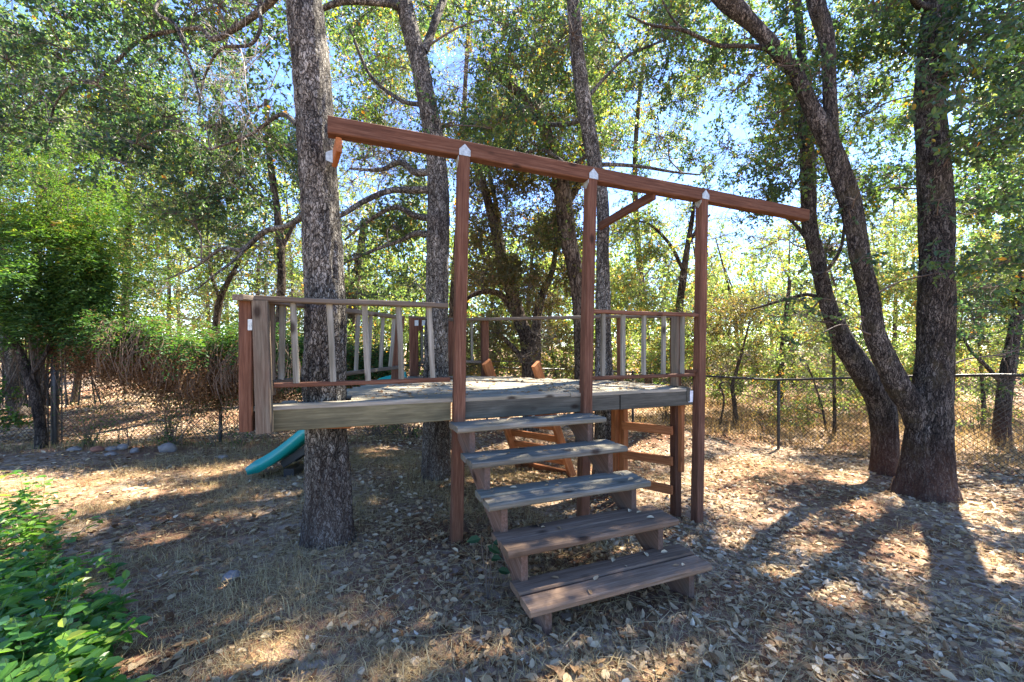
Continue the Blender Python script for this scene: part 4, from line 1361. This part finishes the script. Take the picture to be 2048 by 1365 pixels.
far_tree('tall_oak', 'tall dark oak rising over the vine-smothered bush at the upper left', 11.0,
         [[(250, 770, 20), (250, 640, 18), (255, 480, 15), (260, 330, 12), (270, 180, 8)]],
         [(-100, 600, 60, 420, 9.5, 13.5, 80, .85, 620, .066, .36), (100, 600, -60, 100, 9.5, 13, 14, .8, 340, .066, .36)], leafm=M_OAK)

# ------------------------------------------------------------------ the far wood, one mass
def far_wood():
    g = Geo()
    b = Geo()
    th = np.linspace(R(-62), R(62), 88)
    for a in th:
        for _ in range(2):
            d = rng.uniform(15, 24)
            x, y = math.tan(a * .97) * d, d
            z0 = gz(x, y)
            top = rng.uniform(4.6, 7.6) + (1.2 if a < -.35 else 0) + (1.4 if a > .75 else 0)
            ti = np.clip(.5 + rng.randn() * .12, .2, .8)
            for z in np.arange(.4, top, 1.0):
                clump(g, None, np.array((x + rng.randn() * .5, y + rng.randn() * .5, z0 + z)), rng.uniform(.9, 1.5), 240, .15, ti, nsub=9)
            if rng.rand() > .4:
                continue
            P = catmull([(x, y, z0 - .1), (x + rng.randn() * .3, y, z0 + top * .5), (x + rng.randn() * .6, y, z0 + top)], 5)
            b.add(*btubes(P[None], np.array([[.09, .08, .06, .04, .02]]), 5))
    root = obj('far_wood', None) if False else None
    V, Fs, T = g.out()
    o = obj('far_wood', mesh('far_wood', V, Fs, [M_YEL], smooth=False, tint=T), kind='stuff')
    V, Fs, T = b.out()
    obj('trunks', mesh('trunks', V, Fs, [M_BARKB]), o, kind='stuff')
far_wood()

# ------------------------------------------------------------------ vines on the left fence, bush, small trunk
def sprays(g, C, D, L, n, tint, spread, lw=.45, len_=.3):
    """long drooping compound sprays with narrow leaflets"""
    ns = len(C)
    t = np.linspace(.1, 1, n)
    sl = len_ * rng.uniform(.6, 1.3, (ns, 1, 1))
    B = C[:, None] + D[:, None] * t[None, :, None] * sl
    B[..., 2] -= (t[None] ** 2) * sl[..., 0] * .45
    B = B.reshape(-1, 3)
    DD = np.repeat(D, n, 0)
    side = unit(np.cross(DD, np.array([0, 0, 1.0])) + 1e-3)
    sg = np.tile(np.where(np.arange(n) % 2, 1, -1), ns)[:, None]
    ld = unit(side * sg + DD * .6 + rng.randn(len(B), 3) * .35 + np.array([0, 0, -.25]))
    Nn = unit(rng.randn(len(B), 3) * .6 + np.array([0, -.2, .8]))
    Ls = L * rng.uniform(.7, 1.25, len(B))
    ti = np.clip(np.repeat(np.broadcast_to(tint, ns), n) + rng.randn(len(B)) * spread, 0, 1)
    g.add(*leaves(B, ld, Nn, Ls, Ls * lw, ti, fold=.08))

def vine_hedge():
    root = thing('vine_hedge', 'tangled vine hedge draped over the left fence, green on top and dead brown beneath', 'hedge', (-5.0, 6.2, gz(-5, 6.2)))
    g, dead, st = Geo(), Geo(), []
    # outline of the mass along the fence: (px, top, bottom)
    xs = np.array([80, 130, 200, 260, 330, 400, 450, 500, 560, 620, 680, 740, 790])
    tp = np.array([560, 600, 625, 630, 640, 668, 670, 668, 672, 678, 685, 690, 700])
    bt = np.array([700, 700, 718, 745, 775, 788, 785, 765, 770, 775, 775, 770, 750])
    N = 9500
    px = rng.uniform(90, 790, N)
    a, b_ = np.interp(px, xs, tp), np.interp(px, xs, bt)
    v = rng.rand(N) ** .8
    a = a + 16 * vnoise(np.stack([px / 28, px * 0, px * 0], 1), 52)
    b_ = b_ + 18 * vnoise(np.stack([px / 22, px * 0, px * 0], 1), 53)
    py = a + (b_ - a) * v + rng.randn(N) * 8
    X0 = (px - CX) / F
    d0 = np.interp(px, [0, 110, 590, 800], [6.12, 6.12, 6.35, 6.9])
    bulge = np.sqrt(np.clip(1 - (2 * v - .8) ** 2, 0.05, 1)) * np.interp(px, [90, 250, 400, 560, 800], [.45, .6, .75, .5, .35]) * (1 + .5 * vnoise(np.stack([px / 45, v * 3, px * 0], 1), 51))
    d = d0 - bulge * rng.uniform(.1, 1.05, N) + .05
    C = np.stack([(px - CX) * d / F, d, CH - (py - HY) * d / F], 1)
    D = unit(rng.randn(N, 3) * .55 + np.array([0, -.75, .25]))
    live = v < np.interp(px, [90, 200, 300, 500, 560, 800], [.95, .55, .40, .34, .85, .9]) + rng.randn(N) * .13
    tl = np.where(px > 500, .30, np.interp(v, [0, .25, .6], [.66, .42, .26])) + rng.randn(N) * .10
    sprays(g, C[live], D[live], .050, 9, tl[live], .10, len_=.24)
    Dd = unit(rng.randn(N, 3) * .35 + np.array([0, -.3, -1.0]))
    sprays(dead, C[~live], Dd[~live], .045, 9, .38 + rng.randn((~live).sum()) * .12, .15, .38, len_=.26)
    # browned sprays among the green
    k = rng.rand(N) < .24
    sprays(dead, C[k], D[k], .042, 8, .5, .18, .4, len_=.2)
    # hanging stems
    m = 900
    px = rng.uniform(200, 600, m)
    a, b_ = np.interp(px, xs, tp), np.interp(px, xs, bt)
    d = np.interp(px, [0, 110, 590, 800], [6.12, 6.12, 6.35, 6.9]) - rng.uniform(.05, .7, m)
    p0 = np.stack([(px - CX) * d / F, d, CH - (a + (b_ - a) * rng.uniform(.1, .6, m) - HY) * d / F], 1)
    p2 = p0 + np.stack([rng.randn(m) * .08, -rng.rand(m) * .12, -rng.uniform(.2, .55, m)], 1)
    p1 = (p0 + p2) / 2 + np.stack([rng.randn(m) * .05, -rng.rand(m) * .1, rng.randn(m) * .03], 1)
    st.append((np.stack([p0, p1, p2], 1), np.tile([.005, .004, .0025], (m, 1))))
    # stems climbing from the ground through the wire
    for base, n in ((180, 12), (170, 8), (350, 18), (340, 14), (250, 6), (420, 6), (480, 8)):
        for _ in range(n):
            bx = base + rng.randn() * 9
            d0_ = 6.05
            p = [pix(bx, 0, d0_)]
            p[0][2] = gz(p[0][0], p[0][1]) - .03
            tx = bx + rng.randn() * 55
            e = pix(tx, rng.uniform(740, 800), 5.98)
            mid = (p[0] + e) / 2 + np.array((rng.randn() * .12, -rng.rand() * .06, .0))
            st.append((catmull([p[0], mid, e], 3)[None] if False else np.stack([p[0], mid, e])[None], np.array([[.007, .005, .003]]) * rng.uniform(.6, 1.3)))
    V, Q = btubes(np.concatenate([s[0] for s in st]), np.concatenate([s[1] for s in st]), 4)
    part('stems', root, V, [Q], [plain('dry_vine_stem', (.16, .11, .075), .9, 0, .4, 20)], kind='stuff')
    # thin leaves along the climbing stems
    S = np.concatenate([s[0] for s in st[1:]])
    n = 900
    k = rng.randint(0, len(S), n)
    t = rng.rand(n, 1)
    C = S[k, 0] * (1 - t) + S[k, 2] * t + rng.randn(n, 3) * .05
    C[:, 2] = np.maximum(C[:, 2], .06)
    sprays(g, C, unit(rng.randn(n, 3) + np.array([0, -.3, .1])), .035, 3, .35 + rng.randn(n) * .15, .1, .5, len_=.08)
    part_geo('green_leaves', root, g, [M_VINE], smooth=False)
    part_geo('dead_leaves', root, dead, [M_DEADVINE], smooth=False)

def vine_bush():
    root = thing('vine_bush', 'dense dark green vine-smothered bush above the black fence post at the left edge', 'bush', (-7.2, 6.2, gz(-7.2, 6.2)))
    g = Geo()
    N = 8200
    px = rng.uniform(-160, 225, N)
    top = np.interp(px, [-160, 0, 60, 130, 200, 240], [420, 435, 430, 450, 500, 560])
    bot = np.interp(px, [-160, 0, 60, 130, 215], [690, 680, 660, 640, 600])
    top = top + 26 * vnoise(np.stack([px / 34, px * 0, px * 0], 1), 61)
    bot = bot + 22 * vnoise(np.stack([px / 30, px * 0, px * 0], 1), 62)
    v = rng.rand(N)
    py = top + (bot - top) * v + rng.randn(N) * 9
    rad = np.sqrt(np.clip(1 - (2 * v - 1) ** 2 * .9, .05, 1)) * np.sqrt(np.clip(1 - ((px - 10) / 230) ** 2, .08, 1))
    kb = rng.rand(N) < np.clip(.72 + 1.0 * vnoise(np.stack([px / 42, py / 42, px * 0], 1), 67), .12, 1)
    px, py, v, rad = px[kb], py[kb], v[kb], rad[kb]
    N = len(px)
    d = 6.3 - rad * .95 * rng.uniform(.35, 1.05, N) * (1 + .45 * vnoise(np.stack([px / 40, py / 40, px * 0], 1), 63))
    C = np.stack([(px - CX) * d / F, d, CH - (py - HY) * d / F], 1)
    D = unit(rng.randn(N, 3) * .5 + np.array([.1, -.7, .15]))
    sprays(g, C, D, .062, 10, np.clip(.40 + .34 * (1 - v) ** 2 + rng.randn(N) * .10, 0, 1), .10, .36, len_=.28)
    # tall thin growth above, up to the oak boughs
    N = 2600
    px = rng.uniform(-60, 260, N)
    py = rng.uniform(250, 450, N)
    keep = rng.rand(N) < np.interp(px, [-60, 60, 150, 220, 260], [.5, .7, 1, .9, .3]) * np.clip(.9 + vnoise(np.stack([px / 40, py / 40, px * 0], 1), 64), 0, 1)
    d = rng.uniform(5.7, 6.6, N)
    C = np.stack([(px - CX) * d / F, d, CH - (py - HY) * d / F], 1)[keep]
    D = unit(rng.randn(len(C), 3) * .7 + np.array([0, -.3, .1]))
    sprays(g, C, D, .045, 9, .62 + rng.randn(len(C)) * .1, .1, .4, len_=.22)
    N = 1500
    px = 150 + rng.gamma(2.0, 45, N)
    py = rng.uniform(390, 640, N)
    keep = rng.rand(N) < np.clip(.55 + 1.1 * vnoise(np.stack([px / 36, py / 36, px * 0], 1), 66), 0, 1) * np.interp(px, [150, 300, 420], [1, .8, 0])
    d = rng.uniform(5.9, 6.8, N)
    C = np.stack([(px - CX) * d / F, d, CH - (py - HY) * d / F], 1)[keep]
    sprays(g, C, unit(rng.randn(len(C), 3) * .6 + np.array([.2, -.4, .1])), .05, 9, .5 + rng.randn(len(C)) * .12, .1, .4, len_=.24)
    part_geo('foliage', root, g, [M_VINE], smooth=False)
    st = []
    for _ in range(46):
        a = np.array((-7.3 + rng.randn() * .35, 6.2 + rng.randn() * .12, gz(-7.2, 6.2) + .6))
        e = pix(rng.uniform(-40, 225), rng.uniform(280, 560), rng.uniform(5.9, 6.4))
        st.append(catmull([a, (a + e) / 2 + rng.randn(3) * .15, e], 8))
    V, Q = btubes(np.array(st), np.tile(np.linspace(.014, .004, 8), (46, 1)), 4)
    part('stems', root, V, [Q], [M_TWIG], kind='stuff')

def small_trunk():
    t = Tree('small_tree', 'small dark forked tree before the left fence, its head lost in the vines', 5.95,
             [[(84, 888, 30), (80, 848, 25), (70, 790, 27), (56, 748, 24), (42, 712, 21), (28, 670, 20), (18, 620, 16), (10, 560, 12)],
              [(60, 752, 15), (74, 738, 12), (86, 718, 11), (98, 690, 9), (110, 650, 7)]],
             M_BARKD, M_VINE, nc=30, flare=.12)
    t.region(-40, 100, 540, 640, 5.6, 6.2, 5, .25, 160, .04, .3)
    t.grow()

def left_shrub():
    root = thing('green_shrub', 'low green shrub at the foot of the fence on the left edge', 'shrub', (-7.45, 5.9, gz(-7.45, 5.9)))
    g = Geo()
    tw = []
    for _ in range(9):
        clump(g, tw, pix(rng.uniform(-60, 28), rng.uniform(770, 880), rng.uniform(5.6, 6.0)), .2, 130, .05, .55, six=True)
    part_geo('foliage', root, g, [M_VINE], smooth=False)
    V, Q = btubes(np.concatenate([t[0] for t in tw]), np.concatenate([t[1] for t in tw]), 3)
    part('stems', root, V, [Q], [M_TWIG], kind='stuff')
vine_hedge()
vine_bush()
small_trunk()
left_shrub()

# low bushes that can be told apart
def low_bush(label, px, py, d, r, n, leafm, tint, L=.045, nc=5, name='low_bush', h=1.0):
    c = pix(px, py, d)
    z = gz(c[0], c[1])
    root = thing(name, label, 'bush', (c[0], c[1], z))
    g, tw = Geo(), []
    for _ in range(nc):
        cc = np.array((c[0] + rng.randn() * r * .8, c[1] + rng.randn() * r * .5, z + r * h * rng.uniform(.3, 1.5)))
        clump(g, tw, cc, r * .7, n // nc, L, tint, flat=.8)
    part_geo('foliage', root, g, [leafm], smooth=False)
    st = []
    for _ in range(14):
        a = np.array((c[0] + rng.randn() * .06, c[1] + rng.randn() * .05, z - .03))
        e = a + np.array((rng.randn() * r * .7, rng.randn() * r * .5, r * h * rng.uniform(.8, 1.8)))
        st.append(catmull([a, (a + e) / 2 + rng.randn(3) * .05 * r, e], 5))
    V, Q = btubes(np.array(st), np.tile(np.linspace(.008, .002, 5), (14, 1)), 4)
    g2 = Geo()
    g2.add(V, Q)
    if tw:
        g2.add(*btubes(np.concatenate([t[0] for t in tw]), np.concatenate([t[1] for t in tw]), 3))
    part_geo('stems', root, g2, [M_TWIG], kind='stuff')
low_bush('wispy leafy bush behind the fence, seen under the deck between its two left oaks', 750, 850, 6.9, .32, 420, M_YEL, .45)
low_bush('small green bush at the fence foot seen under the deck close to the second oak', 815, 860, 7.0, .25, 300, M_YEL, .35)
low_bush('pale sunny bush behind the right fence post beside the arching sapling', 1535, 800, 8.2, .42, 900, M_SCRUB, .62)
low_bush('rounded green bush beyond the fence between the sapling and the leaning stem', 1600, 830, 8.4, .40, 900, M_YEL, .55)
low_bush('brownish thicket beyond the low fence behind the side ladder', 1330, 800, 9.6, .55, 1300, M_SCRUB, .5)
low_bush('dry thicket beyond the low fence just right of the scrub oak', 1130, 770, 9.4, .55, 1500, M_SCRUB, .55)
low_bush('sunlit shrub in the golden grass under the thin trunk right of the twin oak', 1950, 850, 7.6, .35, 700, M_YEL, .5)
low_bush('bushy green growth behind the hanging vines, seen through the left railing', 700, 730, 8.6, .5, 1500, M_YEL, .35)

# ------------------------------------------------------------------ rocks along the fence
def rocks():
    m_ = [plain('grey_stone', (.20, .175, .155), .9, 0, .4, 9, .5), plain('red_stone', (.24, .10, .06), .9, 0, .35, 9, .5)]
    spec = [(336, 906, 5.75, .115, .085, .085, 0, 'largest rounded grey-brown rock at the foot of the fence, below the climbing stems'),
            (194, 909, 5.72, .075, .06, .05, 1, 'reddish stone at the foot of the fence near the black post'),
            (223, 906, 5.8, .075, .055, .04, 0, 'flat grey stone beside the reddish stone at the fence foot'),
            (246, 905, 5.85, .085, .06, .05, 0, 'pale slab-like stone in the middle of the row at the fence foot'),
            (270, 912, 5.68, .06, .05, .045, 0, 'small pale stone just left of the largest rounded rock'),
            (224, 920, 5.5, .075, .055, .035, 0, 'low tan stone lying in front of the row of fence stones'),
            (150, 909, 5.8, .095, .06, .04, 0, 'dark flat stone closest to the black fence post'),
            (447, 922, 5.35, .06, .05, .03, 0, 'half buried small stone in the dry grass left of the slide'),
            (462, 1170, 2.5, .055, .05, .03, 0, 'small slate-coloured stone half buried in the leaves in the left foreground')]
    for px, py, d, a, b, c, k, lab in spec:
        p = pix(px, py, d)
        z = gz(p[0], p[1])
        nu, nv = 18, 12
        th, ph = np.meshgrid(np.arange(nu) / nu * 2 * np.pi, np.linspace(-np.pi / 2, np.pi / 2, nv))
        U = np.stack([np.cos(ph) * np.cos(th), np.cos(ph) * np.sin(th), np.sin(ph)], -1).reshape(-1, 3)
        s = rng.rand() * 50
        kk = 1 + .28 * vnoise(U * 1.6 + s, 11) + .10 * vnoise(U * 4 + s, 12)
        V = U * kk[:, None] * np.array((a, b, c))
        i = (np.arange(nv - 1)[:, None] * nu + np.arange(nu)[None])
        i2 = (np.arange(nv - 1)[:, None] * nu + (np.arange(nu)[None] + 1) % nu)
        Q = np.stack([i, i2, i2 + nu, i + nu], -1).reshape(-1, 4)
        o = obj('stone', mesh('stone', V, [Q], [m_[k]]), M=Matrix.Translation((p[0], p[1], z + c * .35)))
        tag(o, lab, 'stone', 'stones on the ground')
rocks()

def fallen_log():
    a, b = pix(30, 792, 8.6), pix(112, 762, 8.2)
    a[2] = gz(a[0], a[1]) + .05
    b[2] = gz(b[0], b[1]) + .16
    V, Q, C, r = trunk_geo([a, (a + b) / 2 + np.array((0, 0, .03)), b], [.05, .055, .045], n=24, nc=14)
    o = obj('fallen_branch', mesh('fallen_branch', V, [Q], [M_BARKB]))
    tag(o, 'fallen tan branch lying on the slope behind the fence at the far left', 'log')
fallen_log()

# ------------------------------------------------------------------ leaf litter, grass, ground cover
def view_points(n, d0, d1, pw, half=58):
    """random ground spots in the wedge before the camera; density falls with distance as d**-pw"""
    u = rng.rand(n)
    k = 2 - pw
    d = (d0 ** k + u * (d1 ** k - d0 ** k)) ** (1 / k)
    a = R(half) * rng.uniform(-1, 1, n)
    return np.sin(a) * d, np.cos(a) * d

def litter():
    # thin on the grassy left, deep on the right and beyond the left fence
    x, y = view_points(105000, 1.2, 15, 1.0, 62)
    dens = np.interp(x / np.maximum(y, .5), [-1.2, -.5, 0, .35, 1.5], [.24, .28, .42, .74, .74])
    dens = np.where(y > 6.3 + .0 * x, np.where(x < 1, .95, .55), dens)
    pn = vnoise(np.stack([x * 1.3, y * 1.3, x * 0], 1), 21)
    dens = dens * (1 + .5 * pn)
    k = rng.rand(len(x)) < dens
    x, y = x[k], y[k]
    n = len(x)
    z = gz(x, y) + rng.uniform(.004, .02, n)
    a = rng.rand(n) * 2 * np.pi
    D = np.stack([np.cos(a), np.sin(a), rng.randn(n) * .22], 1)
    Nn = unit(np.stack([rng.randn(n) * .38, rng.randn(n) * .38, np.where(rng.rand(n) < .6, 1.0, -1.0)], 1))
    d = np.hypot(x, y)
    Ls = rng.uniform(.024, .066, n) * np.interp(d, [0, 4, 8, 15], [1, 1, 1.1, 1.4])
    ti = np.clip(.50 + .22 * vnoise(np.stack([x * .9, y * .9, x * 0], 1), 23) + rng.randn(n) * .28, 0, 1)
    V, Fs, T = leaves(np.stack([x, y, z], 1), D, Nn, Ls, Ls * rng.uniform(.42, .72, n), ti, fold=rng.uniform(-.05, .26, n)[:, None], six=True, curl=rng.uniform(-.2, .35, n)[:, None])
    obj('leaf_litter', mesh('leaf_litter', V, [Fs], [M_LITTER], smooth=False, tint=T), kind='stuff')

def deck_litter():
    n = 520
    e = rng.uniform(-1.2, 2.1, n)
    m = rng.uniform(.1, 1.75, n) ** 1.0
    P = PA[None] + E * e[:, None] + Mv * m[:, None]
    ok = (P[:, 0] > -1.15) & (P[:, 1] < 4.6) & (P[:, 0] < 1.5) & (np.hypot(P[:, 0] + 1.40, P[:, 1] - 3.0) > .26) & (np.hypot(P[:, 0] + .88, P[:, 1] - 4.58) > .22)
    P, m = P[ok], m[ok]
    n = len(P)
    P[:, 2] = 1.09 + .026 * m + .006
    a = rng.rand(n) * 2 * np.pi
    D = np.stack([np.cos(a), np.sin(a), rng.randn(n) * .15], 1)
    Nn = unit(np.stack([rng.randn(n) * .3, rng.randn(n) * .3, np.ones(n)], 1))
    Ls = rng.uniform(.025, .055, n)
    V, Fs, T = leaves(P, D, Nn, Ls, Ls * .5, np.clip(.35 + rng.randn(n) * .2, 0, 1), fold=.1, six=True, curl=.1)
    obj('deck_leaf_litter', mesh('deck_leaf_litter', V, [Fs], [M_LITTER], smooth=False, tint=T), kind='stuff')

def blades(x, y, h, w, lean, tint, name, mat, z0=None):
    n = len(x)
    z = gz(x, y) - .004 if z0 is None else z0
    B = np.stack([x, y, z], 1)
    a = rng.rand(n) * 2 * np.pi
    dr = np.stack([np.cos(a), np.sin(a), a * 0], 1)
    sd = np.stack([-np.sin(a + rng.randn(n) * .6), np.cos(a), a * 0], 1) * (w / 2)[:, None]
    l = lean * h
    m1 = B + dr * (l * .35)[:, None]
    m1[:, 2] += h * .62 * np.clip(1.15 - lean, .25, 1)
    t = B + dr * l[:, None]
    t[:, 2] += h * np.clip(1.1 - lean * .9, .12, 1)
    V = np.stack([B - sd, B + sd, m1 + sd * .75, m1 - sd * .75, t], 1).reshape(-1, 3)
    o = (np.arange(n) * 5)[:, None]
    Q = np.array([[0, 1, 2, 3]]) + o
    T3 = np.array([[3, 2, 4]]) + o
    obj(name, mesh(name, V, [Q, T3], [mat], smooth=False, tint=np.repeat(tint, 5)), kind='stuff')

def grass():
    x, y = view_points(240000, 1.25, 7.4, 1.0, 60)
    sx = x / np.maximum(y, .4)
    pn = vnoise(np.stack([x * 2.2, y * 2.2, x * 0], 1), 31)
    dens = np.interp(sx, [-1.3, -.4, .0, .25, .6, 1.5], [1, 1, .8, .35, .22, .18]) * np.clip(.72 + .8 * pn, .12, 1.2)
    dens = np.where(y < 2.4, np.maximum(dens, .42), dens)
    inside = y < 6.1 + .02 * x
    k = (rng.rand(len(x)) < dens) & inside
    x, y = x[k], y[k]
    n = len(x)
    h = rng.uniform(.03, .10, n) * (1 + .5 * (pn[k] > .3)) * np.interp(y, [1, 2, 4], [.8, 1, 1.1])
    lean = np.clip(rng.uniform(.3, 1.35, n), 0, 1.22)
    blades(x, y, h, rng.uniform(.0015, .0034, n), lean, np.clip(.5 + rng.randn(n) * .2, 0, .93), 'dry_grass', M_GRASS)
    # straws and fine twigs lying flat
    m = 9000
    x, y = view_points(m, 1.25, 7, 1.0, 60)
    a = rng.rand(m) * 2 * np.pi
    l = rng.uniform(.05, .22, m)
    p0 = np.stack([x, y, gz(x, y) + .012], 1)
    p2 = p0 + np.stack([np.cos(a) * l, np.sin(a) * l, rng.rand(m) * .02], 1)
    p1 = (p0 + p2) / 2 + np.stack([rng.randn(m) * .012, rng.randn(m) * .012, np.full(m, .008)], 1)
    r = rng.uniform(.0008, .0022, (m, 1))
    V, Q = btubes(np.stack([p0, p1, p2], 1), r * np.array([[1, .9, .6]]), 3)
    obj('fallen_straw', mesh('fallen_straw', V, [Q], [M_GRASS], tint=np.repeat(rng.uniform(.2, .9, m), 9)), kind='stuff')
    # tall golden grass beyond the fences
    n = 26000
    x = rng.uniform(2.0, 13, n)
    y = rng.uniform(4.6, 13, n)
    fx = np.interp(y, [4.5, 5.6, 7.06, 8.0, 9.2], [5.9, 5.45, 4.8, 3.7, 2.0])
    k = (x > fx + .05) & (np.abs(x / y) < 1.5)
    x, y = x[k], y[k]
    n = len(x)
    h = rng.uniform(.10, .42, n) * (1 + .4 * vnoise(np.stack([x, y, x * 0], 1), 41))
    blades(x, y, h, rng.uniform(.004, .008, n), rng.uniform(.1, .8, n), np.clip(.5 + rng.randn(n) * .22, 0, 1), 'golden_grass', M_GOLD)
    # a greener fringe under the left fence
    n = 5000
    x = rng.uniform(-9, 1, n)
    y = np.interp(x, [-9, -7, -3.6, -1.9, -.5, 1.6], [6.05, 6.1, 6.35, 6.9, 8.2, 9.1]) + rng.randn(n) * .16 - .12
    blades(x, y, rng.uniform(.03, .16, n), rng.uniform(.003, .006, n), rng.uniform(.1, .9, n), np.where(rng.rand(n) < .25, 1.0, .35), 'fence_foot_grass', M_GRASS)

def ground_cover():
    g, tw = Geo(), []
    n = 430
    px = rng.uniform(-420, 290, n * 4)
    py = rng.uniform(925, 1520, n * 4)
    edge = np.interp(py, [932, 965, 1000, 1050, 1100, 1150, 1250, 1330, 1520], [60, 115, 130, 180, 225, 245, 258, 268, 255])
    k = (px < edge + rng.randn(n * 4) * 12) & (rng.rand(n * 4) < np.interp(edge - px, [-20, 30, 110], [.35, .6, 1]))
    px, py = px[k][:680], py[k][:680]
    d = CH * F / np.maximum(py - HY + 60, 60)
    X, Y = (px - CX) * d / F, d
    Z = gz(X, Y)
    for i in range(len(px)):
        h = rng.uniform(.06, .24) if px[i] < 140 else rng.uniform(.03, .12)
        b = np.array((X[i], Y[i], Z[i]))
        lean = np.array((rng.randn() * .6 + .25, rng.randn() * .5 - .2, 1.0))
        tip = b + unit(lean) * h * rng.uniform(1.0, 1.8)
        tw.append(np.stack([b, (b + tip) / 2 + rng.randn(3) * .01, tip]))
        m = rng.randint(7, 16)
        t = rng.uniform(.25, 1.05, (m, 1))
        C = b + (tip - b) * t + rng.randn(m, 3) * .012
        a = rng.rand(m) * 2 * np.pi
        D = np.stack([np.cos(a), np.sin(a), rng.uniform(-.25, .45, m)], 1)
        Nn = unit(np.stack([rng.randn(m) * .35, rng.randn(m) * .35 - .15, np.ones(m)], 1))
        Ls = rng.uniform(.032, .085, m)
        g.add(*leaves(C, D, Nn, Ls, Ls * rng.uniform(.38, .72, m), np.clip(.50 + rng.randn() * .17 + rng.randn(m) * .14, 0, .93), fold=.10, six=True, curl=rng.uniform(-.05, .2, m)[:, None]))
    V, Fs, T = g.out()
    o = obj('ground_cover', mesh('ground_cover', V, Fs, [M_COVER], smooth=False, tint=T), kind='stuff')
    V, Q = btubes(np.array(tw), np.tile([.0022, .0018, .0012], (len(tw), 1)), 4)
    obj('stems', mesh('stems', V, [Q], [leafmat('green_stem', [(0, (.06, .13, .03)), (1, (.12, .18, .04))], 0)]), o, kind='stuff')
litter()
deck_litter()
grass()
ground_cover()

# ------------------------------------------------------------------ single leaves on the steps, sprig by the stairs
def step_leaves():
    words = ['brown step nearest the ground', 'second step from the ground', 'middle step', 'second step from the top', 'top step']
    base = []
    for q in range(4):
        Ls = 1.0
        cu = [.05, .25, -.1, .15][q]
        V, Fs, T = leaves(np.zeros((1, 3)) - np.array((.5, 0, 0)), np.array([[1.0, .1, .05]]), np.array([[.1 * q, .2, 1.0]]), 1.0, .46 + .06 * q, [.35, .55, .7, .85][q], fold=.10, six=True, curl=cu)
        V[:, 2] -= V[:, 2].min()
        base.append(mesh('fallen_leaf', V, [Fs], [M_LITTER], smooth=False, tint=T))
    for k, cnt in enumerate((9, 6, 9, 7, 12)):
        mf, e0, z = TREADS[k]
        for _ in range(cnt):
            e, m = e0 + rng.uniform(.08, 1.12), mf + rng.uniform(.03, .26)
            p = em(e, m, z + .004)
            s = rng.uniform(.028, .052)
            M = Matrix.Translation(Vector(p)) @ Matrix.Rotation(rng.rand() * 6.28, 4, 'Z') @ Matrix.Rotation(rng.randn() * .18, 4, 'X') @ Matrix.Diagonal((s, s, s, 1))
            o = obj('fallen_leaf', base[rng.randint(4)], M=M)
            tag(o, 'small dry oak leaf lying on the ' + words[k] + ' of the staircase', 'leaf', 'dry leaves on the ' + words[k])

def sprig():
    p0 = pix(975, 1150, 2.35)
    p0[2] = gz(p0[0], p0[1])
    root = thing('leafy_sprig', 'small dark green sprig with broad leaves beside the left stair stringer', 'plant', p0)
    st = []
    for px, py, s, a in ((962, 1078, .085, 2.6), (975, 1092, .085, -.5), (982, 1118, .075, 1.3), (996, 1140, .075, .4), (986, 1085, .06, .6)):
        c = pix(px, py, 2.34)
        V, Fs, T = leaves(c[None], np.array([[math.cos(a), -.2, math.sin(a) * .35 - .2]]), np.array([[.1, -.55, .8]]), s, s * .62, .10, fold=.08, six=True, curl=.15)
        part('leaf', root, V, [Fs], [M_VINE], smooth=False, tint=T)
        st.append(np.stack([p0, (p0 + c) / 2 + rng.randn(3) * .01, c]))
    V, Q = btubes(np.array(st), np.tile([.003, .0025, .0015], (len(st), 1)), 5)
    part('stem', root, V, [Q], [M_TWIG])
step_leaves()
sprig()
